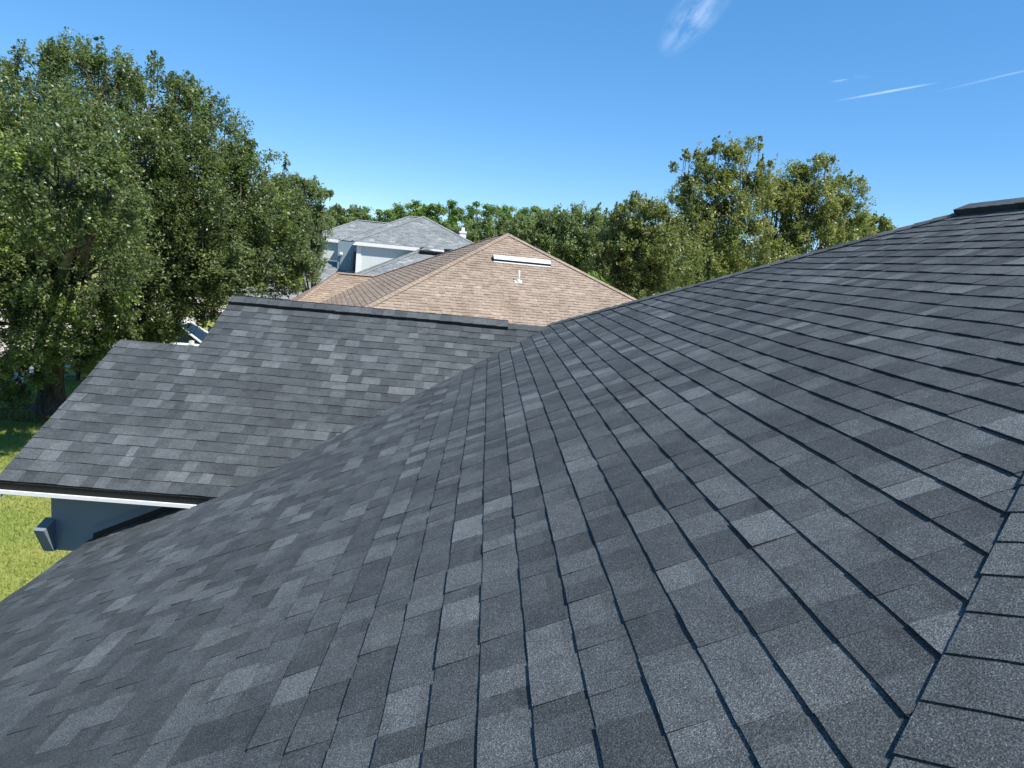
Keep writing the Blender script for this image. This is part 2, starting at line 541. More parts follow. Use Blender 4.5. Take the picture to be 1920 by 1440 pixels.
# caps folded over hips and ridges, one piece each
def cap_pieces(A, B, wa, wb, name, parent, mat, pal, seed, lift=0.012, half=0.15, e=0.1429, t=0.007, wob=0.002, weights=None, edge=None):
    """Caps from A up to B; wa/wb point down either side (unit vectors in the two slopes)."""
    rng = random.Random(seed)
    A, B, wa, wb = Vector(A), Vector(B), Vector(wa).normalized(), Vector(wb).normalized()
    S = (B - A); L = S.length; S.normalize()
    up = -(wa + wb)
    up = up.normalized() if up.length > 1e-6 else Vector((0, 0, 1))
    na = wa.cross(S); na = na if na.z > 0 else -na
    nb = wb.cross(S); nb = nb if nb.z > 0 else -nb
    objs = []
    edge = lift if edge is None else edge
    k = 0
    while k * e < L - 0.02:
        s0, s1 = k * e, min(k * e + e + 0.02, L + 0.02)
        c = rng.choices(pal, weights)[0] if weights else rng.choice(pal)
        j = rng.uniform(0.92, 1.08); c = (c[0]*j, c[1]*j, c[2]*j)
        ed = (c[0]*0.45, c[1]*0.45, c[2]*0.45)
        b = MB()
        hA, hB = half + rng.uniform(-.006, .006), half + rng.uniform(-.006, .006)
        rows = []
        for s, th in ((s0 + rng.uniform(-wob, wob), t), (s1, 0.0)):
            row = []
            for d, wv, nv, lf in ((hA, wa, na, edge), (hA*0.5, wa, na, lift), (0.02, wa, na, lift), (0.02, wb, nb, lift), (hB*0.5, wb, nb, lift), (hB, wb, nb, edge)):
                row.append(A + S * (s + (rng.uniform(-wob, wob) if th else 0)) + wv * d + nv * (lf + th + rng.uniform(0, .001)))
            rows.append(row)
        for i in range(5):
            b.face([rows[0][i], rows[1][i], rows[1][i+1], rows[0][i+1]], c)
        low = [p - (na if i < 3 else nb) * (t + 0.004) for i, p in enumerate(rows[0])]
        for i in range(5):
            b.face([rows[0][i], rows[0][i+1], low[i+1], low[i]], ed)
        for i, nv in ((0, na), (5, nb)):
            b.face([rows[0][i], rows[1][i], rows[1][i] - nv * (edge + 0.004), rows[0][i] - nv * (edge + t + 0.004)], ed)
        objs.append(b.build(name, mat, parent))
        k += 1
    return objs

s1 = Vector((1, 1, mM)).normalized()
# near hip: main slope on one side, front slope on the other
def side_dirs(S, nA, nB):
    a = S.cross(nA); b = S.cross(nB)
    return (a if a.z < 0 else -a), (b if b.z < 0 else -b)
nMain = Vector((-sM, 0, cM)); nFront = Vector((0, -sM, cM)); nBack = Vector((0, sM, cM)); nEast = Vector((sM, 0, cM))
a, b = side_dirs(s1, nMain, nFront)
cap_pieces((XE, XE + HIP1, zM(XE)), (XR - .1, XR - .1 + HIP1, zM(XR - .1)), a, b, 'hip_cap', house, MAT['shingle'], CHAR[1:4], 5, lift=0.018, t=0.005, edge=0.015, wob=0.001, half=0.2)
s2 = Vector((1, -1, mM)).normalized()
a, b = side_dirs(s2, nMain, nBack)
cap_pieces((PX - .05, HIP2 - PX + .05, zM(PX - .05)), (XR - .1, HIP2 - XR + .1, zM(XR - .1)), a, b, 'hip_cap', house, MAT['shingle'], CHAR[1:4], 6, lift=0.020, edge=0.014)

# shingle-over ridge vents: black slotted strip with caps laid over it
def ridge_vent(A, B, nA, nB, half, h, parent, seed, capname='ridge_cap'):
    A, B = Vector(A), Vector(B)
    S = (B - A).normalized()
    a, b = side_dirs(S, Vector(nA), Vector(nB))
    m = MB()
    prof = []
    for w, n, d in ((a, nA, half), (a, nA, 0.0), (b, nB, half)):
        prof.append((w, Vector(n), d))
    L = (B - A).length
    for w, n in ((a, Vector(nA)), (b, Vector(nB))):
        # top plate and a row of baffle ribs along the open side
        o = [A + w*0.0, B + w*0.0, B + w*(half - .012), A + w*(half - .012)]
        m.hexa([o[0] + n*0.008, o[1] + n*0.008, o[2] + n*0.008, o[3] + n*0.008, o[0] + n*h, o[1] + n*h, o[2] + n*h, o[3] + n*h])
        k = 0
        while k * 0.05 < L - 0.03:
            p = A + S * (k * 0.05)
            q = [p + w*(half-.012), p + S*0.022 + w*(half-.012), p + S*0.022 + w*half, p + w*half]
            m.hexa([x + n*0.006 for x in q] + [x + n*(h - .004) for x in q])
            k += 1
    v = m.build('ridge_vent', MAT['black'], parent)
    cap_pieces(A, B, a, b, capname, v, MAT['shingle'], CHAR[1:4], seed, lift=h, half=half + .012, t=0.006, wob=0.003)
    return v

nLf = Vector((0, -sL, cL)); nLb = Vector((0, sL, cL))
ridge_vent((0.30, YR, ZR), (XA + .02, YR, ZR), nLf, nLb, 0.15, 0.045, house, 41)
a, b = side_dirs(Vector((-1, 0, 0)), nLf, nLb)
cap_pieces((PX + .05, YR, ZR), (0.26, YR, ZR), a, b, 'ridge_cap', house, MAT['shingle'], CHAR[1:4], 42, lift=0.01)
ridge_vent((XR, HIP2 - XR + .05, zM(XR)), (XR, XR + HIP1 - .05, zM(XR)), nMain, nEast, 0.15, 0.055, house, 44)

# cross gable eave: black drip edge deepened to paint in the shingle overhang's shadow, white fascia lip, soffit; slate blue wall with flashing
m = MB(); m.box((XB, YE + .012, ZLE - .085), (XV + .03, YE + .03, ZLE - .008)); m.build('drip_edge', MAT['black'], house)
m = MB(); m.hexa([Vector(q) for q in ((XB, YE - .012, ZLE - .112), (XV - .05, YE - .012, ZLE - .112), (XV + .02, YE + .2, ZLE - .112), (XB, YE + .2, ZLE - .112),
                                      (XB, YE - .012, ZLE - .081), (XV - .05, YE - .012, ZLE - .081), (XV + .02, YE + .2, ZLE - .087), (XB, YE + .2, ZLE - .087))]); m.build('fascia', MAT['white'], house)
# rake boards
m = MB(); m.hexa([Vector(q) for q in ((XB + .01, YE + .03, ZLE - .16), (XB + .03, YE + .03, ZLE - .16), (XB + .03, YR2, zL(YR2) - .16), (XB + .01, YR2, zL(YR2) - .16),
                                      (XB + .01, YE + .03, ZLE - .014), (XB + .03, YE + .03, ZLE - .014), (XB + .03, YR2, zL(YR2) - .03), (XB + .01, YR2, zL(YR2) - .03))]); m.build('rake_board', MAT['white'], house)
WX = -3.72                                    # left end of the blue wall
WB = EYE - 2.945                              # its lower edge
m = MB()
m.hexa([Vector(q) for q in ((WX, YW, WB), (-2.0, YW, WB), (-2.0, YW + .2, WB), (WX, YW + .2, WB),
                            (WX, YW, ZLE + .02), (-2.0, YW, ZLE + .02), (-2.0, YW + .2, ZLE + .1), (WX, YW + .2, ZLE + .1))])
m.hexa([Vector(q) for q in ((WX, YW + .2, WB), (WX + .2, YW + .2, WB), (WX + .2, YB2 - .2, WB), (WX, YB2 - .2, WB),
                            (WX, YW + .2, ZLE + .08), (WX + .2, YW + .2, ZLE + .08), (WX + .2, YB2 - .2, ZLE + .08), (WX, YB2 - .2, ZLE + .08))])
m.face([(WX, YW + .02, ZLE + .02), (WX, YR2, zL(YR2) - .05), (WX, YB2 - .2, ZLE + .02)])
m.face([(XA + .2, YE + .2, ZLE + .02), (XA + .2, YR, ZR - .05), (XA + .2, YB - .2, ZLE + .02)])
m.build('wall', MAT['blue'], house)['label'] = 'slate blue gable side wall in the shade of the eave'
m = MB(); m.face([(WX + .2, YW + .2, WB + .02), (WX + .2, YB2 - .2, WB + .02), (XE + .5, YB2 - .2, WB + .02), (XE + .5, YW + .2, WB + .02)]); m.build('soffit', MAT['white'], house)
# corner bracket: deeper at the top
m = MB()
bx0, bx1 = WX - .055, WX + .035
m.hexa([Vector(q) for q in ((bx0 + .0, YW - .03, WB - .005), (bx1, YW - .03, WB - .005), (bx1, YW + .01, WB - .005), (bx0, YW + .01, WB - .005),
                            (bx0, YW - .17, WB + .245), (bx1, YW - .17, WB + .245), (bx1, YW + .01, WB + .30), (bx0, YW + .01, WB + .30))])
m.build('bracket', MAT['blue'], house)
# step flashing and its shadow gap painted as one black strip along the wall, trim strip above it
def along(x0, x1, lo, hi, y0, y1, name, mat):
    m = MB()
    m.hexa([Vector(q) for q in ((x0, y0, zM(x0) + lo), (x1, y0, zM(x1) + lo), (x1, y1, zM(x1) + lo), (x0, y1, zM(x0) + lo),
                                (x0, y0, zM(x0) + hi), (x1, y0, zM(x1) + hi), (x1, y1, zM(x1) + hi), (x0, y1, zM(x0) + hi))])
    return m.build(name, mat, house)
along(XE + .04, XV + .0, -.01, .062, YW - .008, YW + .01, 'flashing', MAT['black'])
along(XE + .05, XV - .1, .125, .14, YW - .012, YW + .01, 'trim_strip', MAT['blue'])
# main eave: drip edge, fascia, soffit and the house walls below
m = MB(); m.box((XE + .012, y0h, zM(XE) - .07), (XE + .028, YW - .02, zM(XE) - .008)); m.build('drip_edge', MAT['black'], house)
m = MB(); m.box((XE + .03, y0h + .03, zM(XE) - .2), (XE + .06, YW + .1, zM(XE) - .02)); m.build('fascia', MAT['white'], house)
m = MB(); m.face([(XE + .06, y0h + .06, zM(XE) - .19), (XE + .06, y1h - .06, zM(XE) - .19), (XE + .5, y1h - .5, zM(XE) - .19), (XE + .5, y0h + .5, zM(XE) - .19)]); m.build('soffit', MAT['white'], house)
m = MB()
X0, X1, Y0, Y1, ZT = XE + .5, XE2 - .5, y0h + .5, y1h - .5, zM(XE) - .1
for lo, hi in (((X0, Y0, 0), (X0 + .2, Y1, ZT)), ((X1 - .2, Y0, 0), (X1, Y1, ZT)), ((X0 + .2, Y0, 0), (X1 - .2, Y0 + .2, ZT)), ((X0 + .2, Y1 - .2, 0), (X1 - .2, Y1, ZT))):
    m.box(lo, hi)
m.build('wall', MAT['blue'], house)

# ------------------------------------------------------------------ the neighbouring houses
UP = Vector((0, 0, 1))

def cap_line(A, B, half, lift, pal, seed, parent, mat, name='hip_cap'):
    """Far hips: the row of caps joined into one part, still stepped piece by piece."""
    rng = random.Random(seed)
    A, B = Vector(A), Vector(B)
    S = (B - A); L = S.length; S.normalize()
    side = S.cross(UP).normalized()
    m = MB(); e = 0.1429; k = 0
    while k * e < L:
        c = rng.choice(pal)
        p0, p1 = A + S * (k * e), A + S * min(k * e + e + .02, L)
        for sg in (-1, 1):
            m.face([p0 + UP*(lift + .01), p0 + side*sg*half + UP*(lift - half*0.33 + .01), p1 + side*sg*half + UP*(lift - half*0.33), p1 + UP*lift][::sg], c)
        m.face([p0 + side*half + UP*(lift - half*.33 + .01), p0 + UP*(lift + .01), p0 - side*half + UP*(lift - half*.33 + .01), p0 - side*half + UP*(lift - half*.33 - .01), p0 + side*half + UP*(lift - half*.33 - .01)], (c[0]*.6, c[1]*.6, c[2]*.6))
        k += 1
    o = m.build(name, mat, parent)
    o['kind'] = 'stuff'
    return o

def hip_roof(P, th, runs, rl, mm, parent, mat, pal, wts, seed, faces='FLRB', deckcol=(0.1, 0.1, 0.1), caps=True, **kw):
    """Hip roof with its peak at P; ridge of length rl runs back from it. runs = horizontal run of every face."""
    P = Vector(P)
    ex = Vector((math.cos(th), math.sin(th), 0)); ey = Vector((-math.sin(th), math.cos(th), 0))
    c = 1 / math.sqrt(1 + mm*mm); s = mm * c
    run = runs
    drop = UP * (run * mm)
    vmax = run / c
    if 'F' in faces: plain_slope(P - ey*run - drop, ex, ey*c + UP*s, vmax, lambda v: -(run - v*c), lambda v: run - v*c, seed, pal, wts, mat, parent, deckcol, **kw)
    if 'L' in faces: plain_slope(P - ex*run - drop, -ey, ex*c + UP*s, vmax, lambda v: -(rl + run - v*c), lambda v: run - v*c, seed+1, pal, wts, mat, parent, deckcol, **kw)
    if 'R' in faces: plain_slope(P + ex*run - drop, ey, -ex*c + UP*s, vmax, lambda v: -(run - v*c), lambda v: rl + run - v*c, seed+2, pal, wts, mat, parent, deckcol, **kw)
    if 'B' in faces: plain_slope(P + ey*(rl + run) - drop, -ex, -ey*c + UP*s, vmax, lambda v: -(run - v*c), lambda v: run - v*c, seed+3, pal, wts, mat, parent, deckcol, **kw)
    if caps:
        B = P + ey*rl
        for A, T in ((P - ex*run - ey*run - drop, P), (P + ex*run - ey*run - drop, P), (B - ex*run + ey*run - drop, B), (B + ex*run + ey*run - drop, B)):
            cap_line(A, T, 0.13, 0.028, pal[1:3], seed + 9, parent, mat)
        if rl > 0.2: cap_line(P, B, 0.15, 0.035, pal[1:3], seed + 8, parent, mat, 'ridge_cap')
    return ex, ey

def block_walls(P, th, x0, x1, y0, y1, z0, z1, parent, mat, t=0.2):
    """Four stucco walls in the house's own axes round P."""
    P = Vector((P[0], P[1], 0))
    ex = Vector((math.cos(th), math.sin(th), 0)); ey = Vector((-math.sin(th), math.cos(th), 0))
    def q(x, y, z): return P + ex*x + ey*y + UP*z
    for (a0, b0, a1, b1) in ((x0, y0, x1, y0 + t), (x0, y1 - t, x1, y1), (x0, y0 + t, x0 + t, y1 - t), (x1 - t, y0 + t, x1, y1 - t)):
        m = MB()
        m.hexa([q(a0, b0, z0), q(a1, b0, z0), q(a1, b1, z0), q(a0, b1, z0), q(a0, b0, z1), q(a1, b0, z1), q(a1, b1, z1), q(a0, b1, z1)])
        m.build('wall', mat, parent)
    return q

def eave_trim(P, ex, ey, x0, x1, y0, y1, z, parent, mat, h=0.16):
    P = Vector((P[0], P[1], 0))
    def q(x, y, zz): return P + ex*x + ey*y + UP*zz
    t = 0.05
    for (a0, b0, a1, b1) in ((x0, y0, x1, y0 + t), (x0, y1 - t, x1, y1), (x0, y0 + t, x0 + t, y1 - t), (x1 - t, y0 + t, x1, y1 - t)):
        m = MB()
        m.hexa([q(a0, b0, z - h), q(a1, b0, z - h), q(a1, b1, z - h), q(a0, b1, z - h), q(a0, b0, z - .012), q(a1, b0, z - .012), q(a1, b1, z - .012), q(a0, b1, z - .012)])
        m.build('fascia', mat, parent)
    m = MB(); m.face([q(x0 + t, y0 + t, z - h + .03), q(x0 + t, y1 - t, z - h + .03), q(x1 - t, y1 - t, z - h + .03), q(x1 - t, y0 + t, z - h + .03)]); m.build('soffit', mat, parent)

# tan house
TH = R(13); BM = 0.5
BP = Vector((0.476, 22.5, EYE + 0.838)); BRUN = 7.2
tan_house = empty('house', (0.5, 22.5, 0))
tag(tan_house, 'house with tan brown shingle hip roof behind the charcoal gable', 'house')
bex, bey = hip_roof(BP, TH, BRUN, 0.7, BM, tan_house, MAT['brown'], TAN, TAN_W, 100, deckcol=(0.3, 0.2, 0.14), thick=(0.007, 0.015), tabw=(0.16, 0.36))
zbe = BP.z - BRUN * BM
block_walls(BP, TH, -BRUN + .4, BRUN - .4, -BRUN + .4, BRUN + .3, 0, zbe - .02, tan_house, MAT['tanwall'])
eave_trim(BP, bex, bey, -BRUN, BRUN, -BRUN, BRUN + .7, zbe, tan_house, MAT['white'])
# lower wing on its left: ridge along the house's own x axis
WA = BP + bex * -3.61 + bey * 4.4 - UP * 1.805
mw = 0.5; cw = 1 / math.sqrt(1 + mw*mw); sw = mw * cw
lend, wrun = -1.36, 3.7
Wf = WA - bey*wrun - UP*(wrun*mw)
plain_slope(Wf, bex, bey*cw + UP*sw, wrun/cw, lambda v: lend - 0.65*(wrun - v*cw), lambda v: 0.5 - 0.8*(wrun - v*cw), 120, TAN, TAN_W, MAT['brown'], tan_house, (0.3, 0.2, 0.14), thick=(0.007, 0.015), tabw=(0.16, 0.36))
plain_slope(WA + bey*3 - UP*(3*mw), -bex, -bey*cw + UP*sw, 3/cw, lambda v: -0.3, lambda v: -lend + 0.65*(3 - v*cw), 121, TAN, TAN_W, MAT['brown'], tan_house, (0.3, 0.2, 0.14), thick=(0.007, 0.015), tabw=(0.16, 0.36))
# hip end of the wing
E0 = WA + bex*lend
EL = Wf + bex*(lend - 0.65*wrun); EB = WA + bey*3 - UP*(3*mw) + bex*(lend - .65*3)
m = MB(); m.face([E0, EB, EL], (0.34, 0.23, 0.165)); m.build('roof_slope', MAT['brown'], tan_house)
cap_line(EL, E0, 0.13, 0.03, TAN[1:3], 125, tan_house, MAT['brown'])
cap_line(E0, WA + bex*0.2, 0.13, 0.03, TAN[1:3], 126, tan_house, MAT['brown'], 'ridge_cap')
m = MB(); q = [EL + bex*.4 + bey*.3, WA - bey*(wrun - .3) - UP*(wrun*mw) - bex*3.0, WA + bey*2.6 - bex*2.0 - UP*wrun*mw, EB + bex*.4 - bey*.3]
for i in range(4):
    a, b = q[i], q[(i + 1) % 4]; zt = Wf.z - .03
    m.face([(a.x, a.y, 0), (b.x, b.y, 0), (b.x, b.y, zt), (a.x, a.y, zt)])
m.build('wall', MAT['tanwall'], tan_house)

# off-ridge vent (pale metal hood) and plumbing vent pipe on the tan roof
def on_front(P, ex, ey, mm, x, y, lift=0.0):
    nn = (UP - ey*mm).normalized()
    return P + ex*x + ey*y + UP*(mm*y) + nn*lift
nb_ = (UP - bey*BM).normalized(); vb_ = (bey + UP*BM).normalized()
vent = empty('roof_vent', on_front(BP, bex, bey, BM, 0.07, -1.6))
tag(vent, 'long pale metal ridge vent hood lying across the tan roof', 'roof vent')
O = on_front(BP, bex, bey, BM, -0.79, -1.75, .015)
L = 1.72
prof = [(0.0, 0.075), (0.02, 0.095), (0.10, 0.115), (0.20, 0.105), (0.24, 0.06), (0.25, 0.0)]
m = MB()
for i in range(len(prof) - 1):
    a, b = prof[i], prof[i + 1]
    m.face([O + vb_*a[0] + nb_*a[1], O + bex*L + vb_*a[0] + nb_*a[1], O + bex*L + vb_*b[0] + nb_*b[1], O + vb_*b[0] + nb_*b[1]])
m.build('hood', MAT['metal'], vent)
for x in (0.0, L - .012):
    m = MB(); m.face([O + bex*x + vb_*a + nb_*b for a, b in prof] + [O + bex*x + vb_*0.0]); m.face([O + bex*(x + .012) + vb_*a + nb_*b for a, b in prof] + [O + bex*(x + .012)])
    m.build('end_cap', MAT['black'], vent)
m = MB(); m.hexa([O + bex*x + vb_*a + nb_*b for b in (0.0, 0.072) for x, a in ((.02, .02), (L - .02, .02), (L - .02, .05), (.02, .05))]); m.build('louvre', MAT['black'], vent)
m = MB(); m.hexa([O + bex*x + vb_*a + nb_*b for b in (-0.002, 0.006) for x, a in ((-.0, -.05), (L, -.05), (L, .02), (-.0, .02))]); m.build('flange', MAT['metal'], vent)

pipe = empty('vent_pipe', on_front(BP, bex, bey, BM, -0.265, -2.73))
tag(pipe, 'white plumbing vent pipe standing on the tan roof below the metal vent', 'vent pipe')
pp = on_front(BP, bex, bey, BM, -0.265, -2.73)
m = MB(); m.tube([pp - UP*.05, pp + UP*.32], [.024, .024], 10, cap=True); m.build('pipe', MAT['pvc'], pipe, True)
m = MB(); m.tube([pp - nb_*.0, pp + nb_*.03 + UP*.01, pp + nb_*.06 + UP*.03], [.075, .05, .028], 12); m.build('boot', MAT['pvc'], pipe, True)
m = MB(); m.hexa([pp + bex*x + vb_*y + nb_*z for z in (.004, .016) for x, y in ((-.10, -.08), (.10, -.08), (.10, .10), (-.10, .10))]); m.build('flashing', MAT['pvc'], pipe)

# grey two-storey house
TG = R(9); GM = 0.48
grey_house = empty('house', (-4.0, 44.0, 0))
tag(grey_house, 'two-storey pale grey house with grey shingle hip roofs beyond the tan house', 'house')
gk = dict(deckcol=(0.2, 0.21, 0.215), thick=(0.006, 0.012), tabw=(0.2, 0.45))
def ghip(P, run, rl, seed, caps=True):
    return hip_roof(P, TG, run, rl, GM, grey_house, MAT['grey'], GREY, GREY_W, seed, caps=caps, **gk)
G1 = Vector((-4.047, 42.0, EYE + 2.102))
g_run = 3.75
gex, gey = ghip(G1, g_run, 0.0, 200)
zge = G1.z - g_run*GM
block_walls(G1, TG, -g_run + .25, g_run - .25, -g_run + .25, g_run, 0, zge - .03, grey_house, MAT['greywall'])
eave_trim(G1, gex, gey, -g_run, g_run, -g_run, g_run, zge, grey_house, MAT['white'], .2)
# upper left wing, ridge along the house's x axis
def xridge(A, Lr, run, seed, parent=grey_house):
    """Hip roof with a ridge along x: built by turning the frame a quarter."""
    return hip_roof(A, TG + R(90), run, Lr, GM, parent, MAT['grey'], GREY, GREY_W, seed, caps=True, **gk)
G2r = Vector((-6.3, 46.35, EYE + 1.675)); r2run = 2.75
xridge(G2r, 2.2, r2run, 210)
zg2 = G2r.z - r2run*GM
block_walls(G2r, TG, -2.2 - r2run + .45, 2.4, -r2run + .25, r2run, 0, zg2 - .03, grey_house, MAT['greywall'])
eave_trim(G2r, gex, gey, -2.2 - r2run, 2.4, -r2run, r2run, zg2, grey_house, MAT['white'], .2)
G3 = Vector((-4.7, 46.6, EYE + 2.24))
xridge(G3, 0.7, 4.0, 220)
# recess between the wings: return wall, dark doorway, pale blue door, round lamp
def gq(x, y, z): return Vector((G1.x, G1.y, 0)) + gex*x + gey*y + UP*z
def gbox(x0, x1, y0, y1, z0, z1, name, mat, parent=grey_house):
    m = MB(); m.hexa([gq(x0, y0, z0), gq(x1, y0, z0), gq(x1, y1, z0), gq(x0, y1, z0), gq(x0, y0, z1), gq(x1, y0, z1), gq(x1, y1, z1), gq(x0, y1, z1)])
    return m.build(name, mat, parent)
gbox(-4.6, -3.3, -1.2, -1.0, 3.6, zge - .05, 'recess_wall', MAT['bluedoor'])
gbox(-3.75, -3.32, -1.26, -1.19, 3.6, 5.15, 'doorway', MAT['darkdoor'])
gbox(-4.45, -3.85, -1.25, -1.19, 3.6, 4.95, 'door', MAT['bluedoor'])
gbox(-g_run + .21, -g_run + .45, -g_run + .21, -g_run + .45, 3.6, zge - .04, 'corner_pier', MAT['white'])
gbox(-0.75, 0.6, -g_run + .22, -g_run + .27, 4.4, 5.25, 'window', MAT['darkdoor'])
m = MB(); lp = gq(-4.42, -1.35, 4.95); m.tube([lp - gey*.06, lp - gey*.02, lp + gey*.06], [.06, .10, .10], 14); m.build('wall_lamp', MAT['white'], grey_house, True)
# lower roofs in front: hip roof on the right, lean-to on the left
GR = Vector((-3.204, 35.9, EYE + 0.30))
hip_roof(GR, TG, 5.6, 2.6, GM, grey_house, MAT['grey'], GREY, GREY_W, 230, caps=True, **gk)
zr_e = GR.z - 5.6*GM
block_walls(GR, TG, -5.2, 5.2, -5.2, 5.5, 0, zr_e - .03, grey_house, MAT['greywall'])
eave_trim(GR, gex, gey, -5.6, 5.6, -5.6, 8.0, zr_e, grey_house, MAT['white'])
cg = 1 / math.sqrt(1 + GM*GM)
Ltop = Vector((-6.4, 41.3, EYE - 0.86)); lrun = 4.3
plain_slope(Ltop - gey*lrun - UP*(lrun*GM), gex, (gey + UP*GM).normalized(), lrun/cg, lambda v: -7.2, lambda v: 2.0, 240, GREY, GREY_W, MAT['grey'], grey_house, (0.2, 0.21, 0.215), thick=(0.006, 0.012), tabw=(0.2, 0.45))
block_walls(Ltop, TG, -6.9, 1.0, -lrun + .4, 0.5, 0, Ltop.z - lrun*GM - .02, grey_house, MAT['greywall'])
# its vents and chimney
def gvent(x0, x1, y, label, h):
    nn = (UP - gey*GM).normalized(); vv = (gey + UP*GM).normalized()
    o = empty('roof_vent', on_front(GR, gex, gey, GM, (x0 + x1)/2, y))
    tag(o, label, 'roof vent')
    A = on_front(GR, gex, gey, GM, x0, y, .01); B = on_front(GR, gex, gey, GM, x1, y, .01)
    m = MB(); m.hexa([A, B, B + vv*.22, A + vv*.22, A + nn*h, B + nn*h, B + vv*.2 + nn*h*.8, A + vv*.2 + nn*h*.8]); m.build('hood', MAT['black'], o)
    m = MB(); m.hexa([A - vv*.06 - nn*.004, B - vv*.06 - nn*.004, B + vv*.28 - nn*.004, A + vv*.28 - nn*.004, A - vv*.06 + nn*.006, B - vv*.06 + nn*.006, B + vv*.28 + nn*.006, A + vv*.28 + nn*.006]); m.build('flange', MAT['black'], o)
gvent(-0.35, 1.25, -0.68, 'longer black roof vent strip on the low grey roof beside the tan roof edge', 0.14)
gvent(0.88, 1.62, -0.22, 'shorter thin black vent strip higher on the low grey roof', 0.06)
ch = empty('chimney', (-1.87, 46.0, 0))
tag(ch, 'white square chimney with a small metal cap beside the grey roof', 'chimney')
def chb(w, z0, z1, name, mat):
    m = MB(); Mx = Matrix.Translation((-1.87, 46.0, 0)) @ Matrix.Rotation(TG, 4, 'Z'); m.box((-w, -w, z0), (w, w, z1), M=Mx); m.build(name, mat, ch)
chb(.2, 0, EYE + 1.5, 'stack', MAT['white']); chb(.235, EYE + 1.5, EYE + 1.62, 'collar', MAT['white']); chb(.10, EYE + 1.62, EYE + 1.86, 'flue', MAT['metal'])

# ------------------------------------------------------------------ ground
def sheet(name, pts, z, mat):
    m = MB(); m.face([(x, y, z) for x, y in pts]); o = m.build(name, mat); o['kind'] = 'structure'; return o
sheet('ground', ((-3000, -3000), (3000, -3000), (3000, 3000), (-3000, 3000)), 0.0, MAT['lawn'])
def strip_pts(x0, x1, y0, y1, th=0.12):
    c, s = math.cos(th), math.sin(th)
    return [(x*c - y*s, x*s + y*c) for x, y in ((x0, y0), (x1, y0), (x1, y1), (x0, y1))]
m = MB()
def slab(name, pts, z0, z1, mat):
    m = MB(); m.hexa([Vector((x, y, z)) for z in (z0, z1) for x, y in pts]); o = m.build(name, mat); o['kind'] = 'structure'; return o
slab('road', strip_pts(-22.5, -14.8, -60, 200), -0.4, 0.02, MAT['concrete'])
slab('pavement', strip_pts(-13.2, -11.9, 22, 200), -0.3, 0.06, MAT['concrete'])
slab('driveway', [(-15.5, 27.0), (-6.5, 27.8), (-6.9, 33.6), (-16.0, 32.6)], -0.3, 0.03, MAT['concrete'])
for x0, x1 in ((-14.8, -14.6), (-22.7, -22.5)):
    slab('kerb', strip_pts(x0, x1, -60, 200), -0.3, 0.13, MAT['concrete'])

# ------------------------------------------------------------------ trees
PAL_OAK = np.array([(0.048, 0.062, 0.029), (0.069, 0.085, 0.040), (0.094, 0.110, 0.054), (0.126, 0.142, 0.076), (0.14, 0.168, 0.040)])
PAL_GOLD = np.array([(0.084, 0.092, 0.042), (0.112, 0.118, 0.053), (0.144, 0.144, 0.065), (0.17, 0.160, 0.080), (0.115, 0.136, 0.044)])
PAL_DULL = np.array([(0.075, 0.092, 0.048), (0.10, 0.118, 0.06), (0.125, 0.143, 0.074), (0.145, 0.16, 0.088), (0.11, 0.145, 0.056)])
PAL_PINE = np.array([(0.075, 0.135, 0.028), (0.10, 0.165, 0.036), (0.13, 0.195, 0.046), (0.09, 0.145, 0.036), (0.15, 0.205, 0.05)])

def leaf_quads(P, rng, size, aspect=0.5, up=0.5, droop=0.0):
    """Small pointed leaves at P, turned every way, their faces tending upwards."""
    n = len(P)
    nrm = rng.normal(size=(n, 3)); nrm[:, 2] = np.abs(nrm[:, 2]) + up
    nrm /= np.linalg.norm(nrm, axis=1)[:, None]
    d = rng.normal(size=(n, 3)); d[:, 2] -= droop
    d -= nrm * (d * nrm).sum(1)[:, None]
    d /= np.linalg.norm(d, axis=1)[:, None] + 1e-9
    b = np.cross(nrm, d)
    L = (size * rng.uniform(0.65, 1.35, n))[:, None]
    W = L * aspect
    return np.stack([P - d*L*0.5, P + b*W*0.5 + d*L*0.05, P + d*L*0.5, P - b*W*0.5 + d*L*0.05], axis=1)

def unit(rng, n):
    d = rng.normal(size=(n, 3)); return d / np.linalg.norm(d, axis=1)[:, None]

